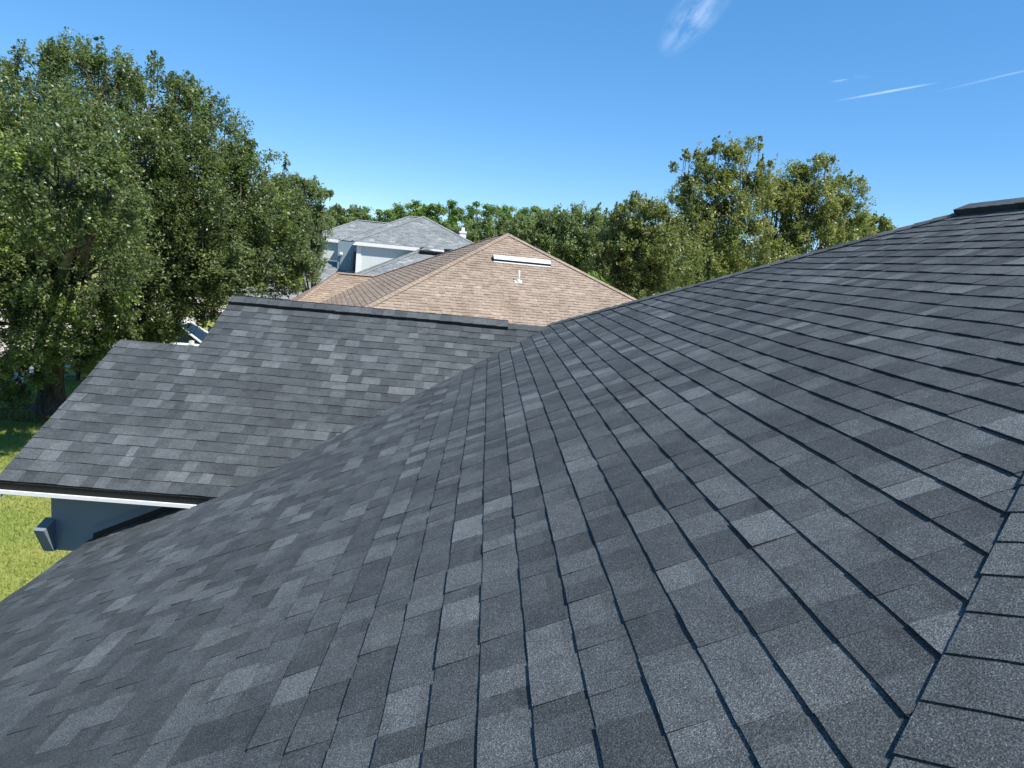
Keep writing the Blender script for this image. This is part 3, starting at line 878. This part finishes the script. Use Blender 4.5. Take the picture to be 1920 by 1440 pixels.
def tree(name, label, cat, base, blobs, nleaf, leaf, pal, seed, mat='leaf', trunk_r=0.3, group=None, clump=0.48, upright=1.5, twigs=True, sprigs=0.3, fork=None, pal_w=None):
    rng = np.random.default_rng(seed)
    root = empty(name, base)
    tag(root, label, cat, group)
    B = np.array(blobs, float)
    base = np.array(base, float)
    vol = B[:, 3] ** 2.4
    # clumps of foliage spread over the shell of every limb's dome
    nc = max(24, int(nleaf / 330))
    which = rng.choice(len(B), nc, p=vol / vol.sum())
    r = rng.uniform(0.45, 1.0, nc) ** 0.6
    u = unit(rng, nc)
    cen = B[which, :3] + u * (B[which, 3] * r)[:, None]
    crad = B[which, 3] ** 0.5 * clump * rng.uniform(0.55, 1.25, nc) * 0.75
    # narrow upright shoots that break the outline
    nsp = len(B) * 5
    bi = rng.integers(0, len(B), nsp); ang = rng.uniform(0, 2*np.pi, nsp); rad = B[bi, 3] * rng.uniform(0, .8, nsp)
    foot = B[bi, :3] + np.stack([np.cos(ang)*rad, np.sin(ang)*rad, B[bi, 3] * rng.uniform(.5, .8, nsp)], 1)
    steps = np.arange(5)
    hgt = B[bi, 3] * rng.uniform(.2, .6, nsp)
    scen = (foot[:, None, :] + np.array([0, 0, 1])[None, None, :] * (hgt[:, None] * steps[None, :] / 4)[..., None]).reshape(-1, 3) + rng.normal(size=(nsp*5, 3)) * .03
    srad = (np.sqrt(B[bi, 3])[:, None] * clump * np.array([.42, .36, .3, .24, .18])[None, :]).reshape(-1)
    cen = np.vstack([cen, scen]); crad = np.r_[crad, srad]; u = np.vstack([u, np.tile([0, 0, 1.0], (nsp*5, 1))])
    weight = np.r_[np.ones(nc), np.tile([.25, .2, .15, .11, .08], nsp)]; weight /= weight.sum()
    nc = len(cen)
    # leaves: twig sprays inside the clumps
    ns = nc * 9
    ci = rng.choice(nc, ns, p=weight)
    sp = cen[ci] + unit(rng, ns) * (crad[ci] * rng.uniform(0.1, 1.0, ns) ** 0.5)[:, None] * np.array([1, 1, 0.85])
    sdir = unit(rng, ns) + u[ci] * 0.8 + np.array([0, 0, 0.35]); sdir /= np.linalg.norm(sdir, axis=1)[:, None]
    slen = crad[ci] * rng.uniform(0.5, 1.1, ns)
    # upright sprigs that fray the outline
    out = rng.random(ns) < sprigs
    sdir[out] = sdir[out] * 0.35 + np.array([0, 0, upright]); sdir /= np.linalg.norm(sdir, axis=1)[:, None]
    slen[out] *= 1.35
    li = rng.integers(0, ns, nleaf)
    t = rng.random(nleaf)
    spread = (crad[ci][li] * 0.20) * (1.1 - 0.75 * t)
    P = sp[li] + sdir[li] * (slen[li] * t)[:, None] + rng.normal(size=(nleaf, 3)) * spread[:, None]
    P[:, 2] = np.maximum(P[:, 2], 0.12)
    Q = leaf_quads(P, rng, leaf)
    tone = np.clip(rng.normal(0, 0.9, nc)[ci[li]] + rng.normal(0, 0.9, nleaf) + 1.8, 0, 3.999).astype(int)
    yel = rng.random(nc) < 0.05
    tone[yel[ci[li]] & (rng.random(nleaf) < 0.7)] = 4
    C = np.minimum(pal[tone] * np.array([1.80, 1.90, 1.70]) * rng.uniform(0.75, 1.25, nleaf)[:, None], 0.5)
    link('crown', quads_mesh('crown', Q, C, MAT[mat]), root)
    # trunk, limbs and the finer branches
    top = B[:, :3].mean(0)
    fz = fork if fork else base[2] + max(1.2, 0.28 * (B[:, 2].max() - base[2]))
    F = Vector((base[0] + 0.25*(top[0]-base[0])*0.3, base[1] + 0.25*(top[1]-base[1])*0.3, fz))
    bs = Vector(base)
    m = MB()
    prand = random.Random(seed)
    pts = [bs - UP*.15, bs + UP*.12, bs + UP*.5 + Vector((.03, .02, 0)), bs.lerp(F, .6) + Vector((prand.uniform(-.08, .08), prand.uniform(-.08, .08), 0)), F]
    m.tube(pts, [trunk_r*1.7, trunk_r*1.35, trunk_r*1.05, trunk_r*.92, trunk_r*.85], 12)
    m.build('trunk', MAT['bark'], root, True)
    m = MB()
    for i in range(len(B)):
        T = Vector(B[i, :3])
        mid = F.lerp(T, .5) + Vector((prand.uniform(-.3, .3), prand.uniform(-.3, .3), prand.uniform(-.1, .4))) * min(1, B[i, 3])
        rr = trunk_r * prand.uniform(.25, .42)
        m.tube([F - UP*.1, F.lerp(mid, .5) + UP*.1, mid, mid.lerp(T, .6), T], [rr*1.2, rr, rr*.7, rr*.45, rr*.2], 6)
        if twigs:
            idx = np.nonzero(which == i)[0]
            for j in idx[:26]:
                c = Vector(cen[j]); a = mid.lerp(T, prand.uniform(.2, 1.0))
                m.tube([a, a.lerp(c, .55) + Vector((prand.uniform(-.1, .1), prand.uniform(-.1, .1), .08)), c], [rr*.25, rr*.16, .006], 4, cap=False)
    if twigs:
        for j in range(nsp):
            a = Vector(foot[j]); m.tube([a - UP*(.6*float(B[bi[j], 3])), a, a + UP*float(hgt[j])], [.016, .011, .004], 4, cap=False)
    m.build('branches', MAT['bark'], root, True)
    return root

DATA = {
    'oak_a': [[-12.43,19.5,8.31,1.12],[-11.65,20.0,8.63,1.07],[-10.56,20.0,8.6,1.15],[-13.76,19.5,8.24,1.35],[-11.69,18.5,6.86,1.49],[-10.28,18.5,7.0,1.42],[-9.93,20.0,7.38,1.07],[-14.1,19.5,6.23,1.95],[-10.97,17.5,5.45,1.48],[-9.76,18.0,5.47,1.38],[-12.35,17.5,4.45,1.61],[-10.88,17.5,3.96,1.28],[-9.77,18.0,4.05,1.17],[-10.56,18.0,2.92,1.04],[-10.05,19.0,2.74,0.73],[-11.53,17.5,2.62,1.07],[-9.71,20.0,3.42,0.84],[-11.96,18.5,1.16,0.78],[-12.77,18.5,0.87,0.85],[-10.5,21.0,5.42,1.29],[-10.33,19.0,2.08,0.55],[-10.1,19.5,2.26,0.45],[-10.61,19.0,1.55,0.36],[-8.08,14.0,6.19,0.86],[-7.51,14.5,5.9,0.69],[-8.72,14.0,5.64,0.86],[-8.12,14.5,5.12,0.72]],
    'oak_b': [[-10.48,22.5,8.99,1.12],[-9.46,22.5,8.69,1.07],[-9.7,21.5,7.33,1.4],[-8.73,22.5,7.71,1.3],[-7.68,22.5,7.07,1.04],[-8.62,21.5,6.23,1.57],[-7.41,22.5,6.11,1.38],[-6.53,22.5,6.2,0.86],[-9.84,21.5,5.81,1.49],[-8.13,21.5,4.9,1.49],[-6.89,22.5,4.87,1.12],[-9.52,21.5,4.46,1.4],[-9.09,22.0,3.37,1.01],[-7.49,21.5,4.02,0.91],[-6.39,22.0,4.27,0.64],[-10.6,22.5,2.88,0.86],[-8.31,22.5,3.17,0.6],[-6.17,22.5,5.43,0.69],[-9.88,22.0,2.4,0.51],[-10.6,22.0,2.17,0.51],[-9.51,21.0,2.77,0.81],[-9.96,21.0,2.41,0.77],[-10.53,21.0,2.67,0.81],[-9.35,21.0,2.34,0.45],[-5.85,22.0,4.88,0.78],[-5.67,22.0,4.34,0.51],[-6.14,22.0,3.89,0.51]],
    'oak_c': [[-8.88,33,6.99,1.06],[-8.24,33,6.93,0.86],[-9.08,33,6.03,1.14],[-8.01,33,6.13,0.76],[-8.5,33,7.56,0.51],[-7.64,33,7.34,0.35],[-9.59,33,6.92,1.06],[-8.69,33,5.23,0.96],[-8.53,33,4.29,0.86],[-7.95,33,4.95,0.56]],
    'gold_d': [[7.79,30,9.66,0.87],[8.99,30,9.89,1.04],[10.19,30,10.11,0.97],[10.81,30,9.74,0.69],[8.61,30,8.67,1.27],[10.18,30,8.72,1.27],[8.33,30,7.45,1.15],[9.92,30,7.38,1.38],[8.96,30,6.19,1.38],[10.76,30,6.36,1.38]],
    'gold_e': [[13.06,31.5,9.68,0.97],[14.15,31.5,10.24,0.92],[15.25,31.5,9.44,0.92],[12.29,31.5,9.26,0.73],[13.58,31.5,8.7,1.33],[15.19,31.5,8.4,1.09],[12.74,31.5,7.94,1.21],[14.5,31.5,7.52,1.33],[12.73,31.5,6.54,1.21],[15.99,31.5,8.01,0.73],[12.1,31.5,8.68,0.92],[11.75,31.5,9.66,0.58]],
    'gold_f': [[5.36,27.5,7.26,0.89],[6.1,27.5,7.13,0.89],[4.82,27.5,6.61,0.89],[6.02,27.5,6.12,1.16],[4.94,27.5,5.61,1.06],[7.0,27.5,5.8,1.27],[5.88,27.5,4.78,1.06],[4.4,27.5,4.95,0.63],[6.74,27.5,6.99,0.59]],
    'gold_g': [[18.77,36,8.65,0.61],[19.38,36,8.81,0.5],[18.2,36,7.98,0.83],[17.32,36,7.5,0.83]],
    'mid_h': [[4.2,42,7.5,1.22],[5.47,42,7.31,1.35],[2.75,42,7.05,1.16],[3.86,42,6.3,1.45],[5.95,42,5.88,1.45],[1.78,42,6.72,1.13],[6.52,42,7.78,1.13],[5.46,42,4.59,1.29]],
    'mid_i': [[-0.8,62,7.19,1.33],[0.77,62,7.61,1.33],[-2.29,62,7.05,1.05],[2.35,62,7.94,1.33],[0.42,62,6.45,1.43],[-3.28,62,6.78,0.86]],
    'far_j': [[-13.5,62,7.14,1.33],[-12.17,62,7.49,1.14],[-14.6,62,6.81,1.33],[-11.02,62,7.16,0.95]],
    'palm': [[3.39,25,5.34,0.19],[3.73,25,5.34,0.25],[3.98,25,5.17,0.19]],
    'pines': [[-18.6,96.28,9.71,0.8],[-18.81,101.8,10.47,0.9],[-17.19,98.66,10.91,1.1],[-16.27,102.87,10.86,0.8],[-14.92,103.26,11.02,1.0],[-12.17,93.18,11.46,0.8],[-10.21,92.24,11.9,1.3],[-10.58,107.07,12.69,1.2],[-8.46,96.67,12.43,1.3],[-7.39,96.22,12.63,1.4],[-6.77,109.92,13.83,1.4],[-5.12,100.46,12.63,1.2],[-3.65,107.06,13.05,1.2],[-2.46,100.57,13.26,1.2],[-0.99,103.5,13.19,1.2],[0.3,94.71,12.99,1.2],[1.39,103.43,13.79,1.2],[3.21,107.62,13.84,1.2],[4.13,101.42,13.46,1.1],[6.07,105.34,13.87,1.1],[7.96,104.09,13.36,1.1],[8.94,93.15,12.3,1.1],[12.26,105.65,13.12,1.1],[38.33,70,12.61,1.0],[38.92,70,12.36,0.9]],
}
FG = 'trees between and behind the houses'
tree('oak_tree', 'large dark green live oak on a thick trunk at the left edge of the lawn', 'tree', (-12.0, 20.0, 0), DATA['oak_a'], 290000, 0.08, PAL_OAK, 1, trunk_r=0.33, group=FG, fork=3.0)
tree('oak_tree', 'tall green live oak overhanging the left end of the tan roof', 'tree', (-10.9, 22.8, 0), DATA['oak_b'], 210000, 0.085, PAL_OAK, 2, trunk_r=0.3, group=FG, fork=3.0)
tree('oak_tree', 'feathery grey green tree in front of the grey house\'s left end', 'tree', (-8.0, 33.4, 0), DATA['oak_c'], 42000, 0.105, PAL_DULL, 3, trunk_r=0.18, group=FG)
tree('oak_tree', 'tall olive gold tree with the highest crown behind the charcoal hip', 'tree', (9.3, 30.4, 0), DATA['gold_d'], 85000, 0.10, PAL_GOLD, 4, trunk_r=0.24, group=FG, fork=3.2)
tree('oak_tree', 'olive gold tree right of the tallest one behind the charcoal hip', 'tree', (12.4, 31.8, 0), DATA['gold_e'], 80000, 0.10, PAL_GOLD, 5, trunk_r=0.22, group=FG, fork=3.2)
tree('oak_tree', 'lower bushy olive tree right beside the tan roof', 'tree', (6.0, 28.4, 0), DATA['gold_f'], 85000, 0.098, np.vstack([PAL_GOLD[:3], PAL_OAK[2:3], PAL_GOLD[4:]]), 6, trunk_r=0.2, group=FG)
tree('oak_tree', 'small olive tree at the right end of the tree row by the ridge', 'tree', (18.5, 36.3, 0), DATA['gold_g'], 22000, 0.115, PAL_GOLD, 7, trunk_r=0.15, group=FG)
tree('oak_tree', 'dense grey green tree rising directly behind the tan roof\'s right hip', 'tree', (4.6, 42.4, 0), DATA['mid_h'], 80000, 0.13, PAL_DULL, 8, trunk_r=0.24, group=FG)
tree('oak_tree', 'dull green broad tree behind the white chimney in front of the pines', 'tree', (-0.3, 62.0, 0), DATA['mid_i'], 52000, 0.14, PAL_DULL, 9, trunk_r=0.22, group=FG, twigs=False)
tree('oak_tree', 'low dull green tree beyond the left end of the grey house', 'tree', (-14.0, 62.0, 0), DATA['far_j'], 30000, 0.17, PAL_DULL, 10, trunk_r=0.2, group=FG, twigs=False)

# sunlit strappy plant peeping over the right hip of the tan roof
def strappy(name, label, base, tops, seed):
    rng = np.random.default_rng(seed)
    root = empty(name, base); tag(root, label, 'plant')
    Q = []; C = []
    m = MB()
    for (x, y, z, r) in tops:
        m.tube([Vector(base), Vector((x, y, z - .35))], [.07, .04], 6)
        for k in range(70):
            a = rng.uniform(0, 2*math.pi); L = r * rng.uniform(1.4, 2.8); w = 0.035
            d = np.array([math.cos(a), math.sin(a), 0.0]); s = np.array([-math.sin(a), math.cos(a), 0.0])
            rise = rng.uniform(0.2, 1.3)
            p = np.array([x, y, z - .3]) + rng.normal(size=3) * .08
            prev = p
            for i in range(1, 5):
                t = i / 4
                q = p + d * L * t * .75 + np.array([0, 0, L * (rise * t - 1.0 * t * t)])
                w0, w1 = w * (1 - (i - 1) / 4.2), w * (1 - i / 4.2)
                Q.append([prev - s*w0, prev + s*w0, q + s*w1, q - s*w1]); prev = q
                C.append(np.array([0.12, 0.22, 0.03]) * rng.uniform(.75, 1.25))
    link('leaves', quads_mesh('leaves', np.array(Q), np.array(C), MAT['blade']), root)
    m.build('stems', MAT['bark'], root)
strappy('tall_grass_plant', 'bright lime green strappy plant over the tan roof\'s right hip', (4.4, 25.0, 0), DATA['palm'], 61)

# pines on the skyline
def pine(x, y, top, s, seed, label):
    rng = np.random.default_rng(seed)
    root = empty('pine_tree', (x, y, 0)); tag(root, label, 'tree', 'pines on the skyline')
    H = 9.5 * s
    n = int(4200 * s)
    k = 46
    h = np.sort(rng.uniform(0, 1, k))
    rad = (0.25 + 1.9 * np.sqrt(h) * (1 - 0.3 * h)) * s
    a = rng.uniform(0, 2*math.pi, k)
    cen = np.stack([x + np.cos(a) * rad * rng.uniform(.2, 1, k), y + np.sin(a) * rad * rng.uniform(.2, 1, k), top - .3 - h * H], axis=1)
    ci = rng.integers(0, k, n)
    P = cen[ci] + rng.normal(size=(n, 3)) * np.array([.40, .40, .30]) * (0.6 + 0.6 * h[ci])[:, None]
    P[:, 2] = np.minimum(P[:, 2], top)
    Q = leaf_quads(P, rng, 0.34, 0.45, up=0.3)
    C = 1.35 * PAL_PINE[rng.integers(0, 5, k)[ci]] * rng.uniform(.75, 1.25, n)[:, None]
    link('crown', quads_mesh('crown', Q, C, MAT['needle']), root)
    m = MB(); m.tube([(x, y, -.2), (x + .05, y, top * .5), (x, y, top - .4)], [.22, .17, .05], 7); m.build('trunk', MAT['bark'], root, True)
PL = ['small round-topped pine, %s of the pines left of the grey roof peak', 'pine in the dense row above the tan roof peak, %s from its left end', 'pine showing over the charcoal hip at far right, %s of two']
ORD = ['first', 'second', 'third', 'fourth', 'fifth', 'sixth', 'seventh', 'eighth', 'ninth', 'tenth', 'eleventh', 'twelfth', 'thirteenth', 'fourteenth', 'fifteenth', 'sixteenth', 'seventeenth', 'eighteenth']
for i, (x, y, z, s) in enumerate(DATA['pines']):
    lab = PL[0] % ORD[i] if i < 6 else (PL[1] % ORD[i - 6] if i < 23 else PL[2] % ORD[i - 23])
    pine(x, y, z, s, 300 + i, lab)

# the wood behind them reads as one mass
rng = np.random.default_rng(77)
n = 60000
X = rng.uniform(-150, 150, n); Y = rng.uniform(118, 150, n)
hh = 9.8 + 1.3 * np.sin(X * .31) + 0.9 * np.sin(X * .83 + 1) + rng.normal(0, .6, n)
Z = hh * rng.uniform(0.03, 1, n) ** .55
Q = leaf_quads(np.stack([X, Y, Z], 1), rng, 1.0, 0.6, .3)
o = link('treeline', quads_mesh('treeline', Q, PAL_PINE[rng.integers(0, 4, n)] * rng.uniform(.6, 1.1, n)[:, None], MAT['needle']))
tag(o, 'distant mass of woodland closing the skyline', 'woodland', kind='stuff')

# shrub in front of the big oak's trunk
def shrub(label, base, blobs, n, leaf, pal, seed):
    tree('shrub', label, 'shrub', base, blobs, n, leaf, pal, seed, trunk_r=.05, fork=.4, sprigs=.35)
shrub('leafy green shrub standing on the lawn just left of the oak trunk', (-12.9, 18.6, 0), [(-12.9, 18.6, .9, .6), (-13.3, 18.5, 1.5, .6), (-12.6, 18.7, 1.7, .5)], 9000, .08, PAL_OAK, 71)

shrub('rounded green shrub in the shade behind the oak trunk', (-13.8, 24.6, 0), [(-13.8, 24.6, .7, .7), (-13.2, 24.8, .8, .6), (-14.4, 24.7, .6, .6)], 12000, .08, PAL_OAK, 72)

# grass on the lawn beside the eave
rng = np.random.default_rng(5)
n = 150000
P = np.stack([rng.uniform(-14.5, -4.2, n), rng.uniform(4.0, 24.0, n), np.zeros(n)], 1)
hgt = rng.uniform(.025, .07, n)
a = rng.uniform(0, math.pi, n)
s = np.stack([np.cos(a), np.sin(a), np.zeros(n)], 1) * 0.007
lean = np.stack([rng.normal(0, .03, n), rng.normal(0, .03, n), hgt], 1)
Q = np.stack([P - s, P + s, P + lean + s*.2, P + lean - s*.2], 1)
patch = np.sin(P[:, 0]*1.7 + np.sin(P[:, 1]*1.3)) * np.sin(P[:, 1]*1.1 + 2) * .5 + .5
C = np.array([0.17, 0.26, 0.05]) * (1 - patch[:, None]) + np.array([0.33, 0.33, 0.10]) * patch[:, None]
C = C * rng.uniform(.6, 1.25, n)[:, None]
o = link('grass', quads_mesh('grass', Q, C, MAT['blade']))
tag(o, 'short sunlit yellow green grass beside the eave', 'grass', kind='stuff')

# mulch ring with clay edging round the oak
m = MB(); m.face([(-12.0 + 1.25*math.cos(2*math.pi*i/24), 20.0 + 1.25*math.sin(2*math.pi*i/24), .012) for i in range(24)])
o = m.build('mulch', MAT['mulch']); tag(o, 'red brown mulch bed under the oak trunk', 'mulch', kind='stuff')

# ------------------------------------------------------------------ parked cars
def car_mat(name, col, rough=0.25):
    m, nt, b = new_mat(name)
    b.inputs['Base Color'].default_value = (*col, 1); b.inputs['Roughness'].default_value = rough
    b.inputs['Coat Weight'].default_value = 0.6; b.inputs['Coat Roughness'].default_value = 0.05
    return m
m_, nt_, b_ = new_mat('car_glass'); b_.inputs['Base Color'].default_value = (0.012, 0.016, 0.018, 1); b_.inputs['Roughness'].default_value = 0.08; b_.inputs['Specular IOR Level'].default_value = 0.2
MAT['glass'] = m_
MAT['tyre'] = mat_paint('tyre', (0.02, 0.02, 0.02), 0.8)
MAT['rim'] = mat_paint('rim', (0.5, 0.5, 0.52), 0.3)
def car(label, loc, rz, paint):
    root = empty('parked_car', loc); tag(root, label, 'car', 'cars parked by the road')
    Mx = Matrix.Translation(loc) @ Matrix.Rotation(rz, 4, 'Z')
    def P(x, y, z): return Mx @ Vector((x, y, z))
    # cross sections along the length: x, half width at sill/waist/, z of sill, waist(hood)
    lower = [(-2.3, .72, .42, .80), (-2.22, .86, .30, .98), (-1.6, .92, .26, 1.02), (-.4, .93, .24, 1.03), (.9, .93, .25, 1.04), (1.35, .92, .26, 1.01), (1.95, .88, .28, .93), (2.2, .80, .32, .80), (2.3, .62, .40, .66)]
    m = MB()
    rings = []
    for x, w, z0, z1 in lower:
        rings.append([P(x, -w*.92, z0), P(x, -w, (z0*.6 + z1*.4)), P(x, -w*.985, z1 - .06), P(x, -w*.93, z1), P(x, w*.93, z1), P(x, w*.985, z1 - .06), P(x, w, (z0*.6 + z1*.4)), P(x, w*.92, z0)])
    for i in range(len(rings) - 1):
        for k in range(8):
            k2 = (k + 1) % 8
            m.face([rings[i][k], rings[i][k2], rings[i+1][k2], rings[i+1][k]])
    m.face(rings[0]); m.face(rings[-1][::-1])
    m.build('body', paint, root)
    # cabin: roof panel and pillars in body colour, glass set between
    rb = [(-2.1, .84, 1.0), (-1.62, .66, 1.62), (-.9, .66, 1.69), (.15, .66, 1.68), (1.2, .84, 1.03)]
    def cab(i, s, dz=0.0, dw=0.0): x, w, z = rb[i]; return P(x, s*(w + dw), z + dz)
    m = MB()
    m.face([cab(1, -1), cab(2, -1), cab(2, 1), cab(1, 1)]); m.face([cab(2, -1), cab(3, -1), cab(3, 1), cab(2, 1)])
    m.build('roof', paint, root)
    def pillar(a, b, w=.05):
        m = MB(); m.tube([a, a.lerp(b, .5), b], [w, w, w], 6); m.build('pillar', paint, root, True)
    for s in (-1, 1):
        pillar(cab(3, s), cab(4, s)); pillar(cab(1, s), cab(0, s), .06)
        pillar(cab(1, s), cab(3, s), .045)
        pillar(P(-.45, s*.66, 1.68), P(-.35, s*.9, 1.02), .045)
        q = [P(-2.0, s*.83, 1.02), P(-1.6, s*.665, 1.6), P(.12, s*.665, 1.65), P(1.12, s*.83, 1.03)]
        m = MB(); m.face(q if s < 0 else q[::-1]); m.build('side_window', MAT['glass'], root)
        m = MB(); m.hexa([P(x, s*y, z) for z in (1.02, 1.18) for x, y in ((.72, .93), (.85, .93), (.82, 1.13), (.72, 1.13))]); m.build('mirror', paint, root)
        m = MB(); m.hexa([P(x, s*y, z) for z in (.62, .76) for x, y in ((2.08, .45), (2.245, .45), (2.16, .80), (2.02, .80))]); m.build('headlight', MAT['metal'], root)
        for x in (-1.42, 1.4):
            c = P(x, s*.80, .33); ax = (P(x, s*1.8, .33) - c).normalized()
            m = MB(); m.tube([c - ax*.1, c + ax*.10, c + ax*.13], [.33, .33, .29], 20); w = m.build('wheel', MAT['tyre'], root, True)
            m = MB(); m.tube([c + ax*.115, c + ax*.137], [.2, .17], 14); m.build('rim', MAT['rim'], w, True)
    m = MB(); m.face([cab(3, -1, .005), cab(4, -1, .01), cab(4, 1, .01), cab(3, 1, .005)]); m.build('windscreen', MAT['glass'], root)
    m = MB(); m.face([cab(1, 1, .005), cab(0, 1, .01), cab(0, -1, .01), cab(1, -1, .005)]); m.build('rear_window', MAT['glass'], root)
    return root
car('white car with dark windscreen glimpsed between the oak and the charcoal rake', (-12.15, 28.95, 0.03), R(2), car_mat('white_paint', (0.72, 0.76, 0.72)))
car('blue grey car mostly hidden behind the oak leaves beside the white car', (-17.6, 37.2, 0.03), R(97), car_mat('blue_grey_paint', (0.22, 0.30, 0.38)))

# ------------------------------------------------------------------ thin high cloud and contrails
def mat_cloud(name, scale, lo, hi, dens, stretch=(1, 1, 1)):
    m, nt, b = new_mat(name)
    nt.nodes.remove(b)
    tc = N(nt, 'ShaderNodeTexCoord')
    mp = N(nt, 'ShaderNodeMapping'); mp.inputs['Scale'].default_value = stretch
    nt.links.new(tc.outputs['Generated'], mp.inputs[0])
    f = ramp(nt, noise(nt, mp.outputs[0], scale, 6, 0.6), lo, hi)
    # soft edge of the wisp
    sub = N(nt, 'ShaderNodeVectorMath', operation='SUBTRACT'); sub.inputs[1].default_value = (.5, .5, .5)
    nt.links.new(tc.outputs['Generated'], sub.inputs[0])
    mu = N(nt, 'ShaderNodeVectorMath', operation='MULTIPLY'); mu.inputs[1].default_value = (2, 2, 0)
    nt.links.new(sub.outputs[0], mu.inputs[0])
    ln = N(nt, 'ShaderNodeVectorMath', operation='LENGTH'); nt.links.new(mu.outputs[0], ln.inputs[0])
    edge = ramp(nt, ln.outputs['Value'], 0.15, 1.0, 1.0, 0.0)
    mul = N(nt, 'ShaderNodeMath', operation='MULTIPLY'); nt.links.new(f, mul.inputs[0]); nt.links.new(edge, mul.inputs[1])
    mul2 = N(nt, 'ShaderNodeMath', operation='MULTIPLY'); nt.links.new(mul.outputs[0], mul2.inputs[0]); mul2.inputs[1].default_value = dens
    tr = N(nt, 'ShaderNodeBsdfTransparent')
    tl = N(nt, 'ShaderNodeBsdfTranslucent'); tl.inputs[0].default_value = (1, 1, 1, 1)
    mx = N(nt, 'ShaderNodeMixShader')
    nt.links.new(mul2.outputs[0], mx.inputs[0]); nt.links.new(tr.outputs[0], mx.inputs[1]); nt.links.new(tl.outputs[0], mx.inputs[2])
    nt.links.new(mx.outputs[0], nt.nodes['Material Output'].inputs['Surface'])
    return m
def cloud(name, label, A, B, w, mat, alt=6000.0):
    """A thin sheet of ice cloud at altitude between A and B (metres per metre of height), w wide."""
    A = Vector((A[0]*alt, A[1]*alt, alt)); B = Vector((B[0]*alt, B[1]*alt, alt))
    L = (B - A).length
    me = bpy.data.meshes.new(name)
    nseg = 12
    v = []; f = []
    for i in range(nseg + 1):
        for j in range(3):
            v.append((L*(i/nseg - .5), w*(j/2 - .5), 0.0))
    for i in range(nseg):
        for j in range(2):
            a = i*3 + j; f.append((a, a + 3, a + 4, a + 1))
    me.from_pydata(v, [], f); me.materials.append(mat)
    o = bpy.data.objects.new(name, me); COL.objects.link(o)
    o.location = (A + B) / 2; o.rotation_euler = (0, 0, math.atan2((B - A).y, (B - A).x))
    o.visible_shadow = True
    tag(o, label, 'cloud', kind='stuff')
wisp = mat_cloud('cirrus', 3.0, 0.36, 0.9, 0.34, (1.3, 1.2, 1))
faint = mat_cloud('faint_cirrus', 2.5, 0.45, 0.8, 0.35, (1, 1, 1))
trail = mat_cloud('ice_trail', 3.0, 0.0, 0.75, 0.30, (2, .3, 1))
cloud('cloud', 'feathery white cirrus wisp at the top edge of the sky', (0.73, 3.50), (0.67, 2.30), 1300, wisp)
cloud('contrail', 'short bright contrail low in the right of the sky', (1.74, 3.93), (2.0, 3.38), 300, trail)
cloud('contrail', 'faint contrail rising to the right edge of the sky', (2.06, 3.60), (2.25, 2.85), 220, mat_cloud('faint_trail', 3.0, 0.0, 0.75, 0.12, (2, .3, 1)))
cloud('cloud', 'tiny faint wisp just above the bright contrail', (1.55, 3.6), (1.68, 3.4), 500, faint)
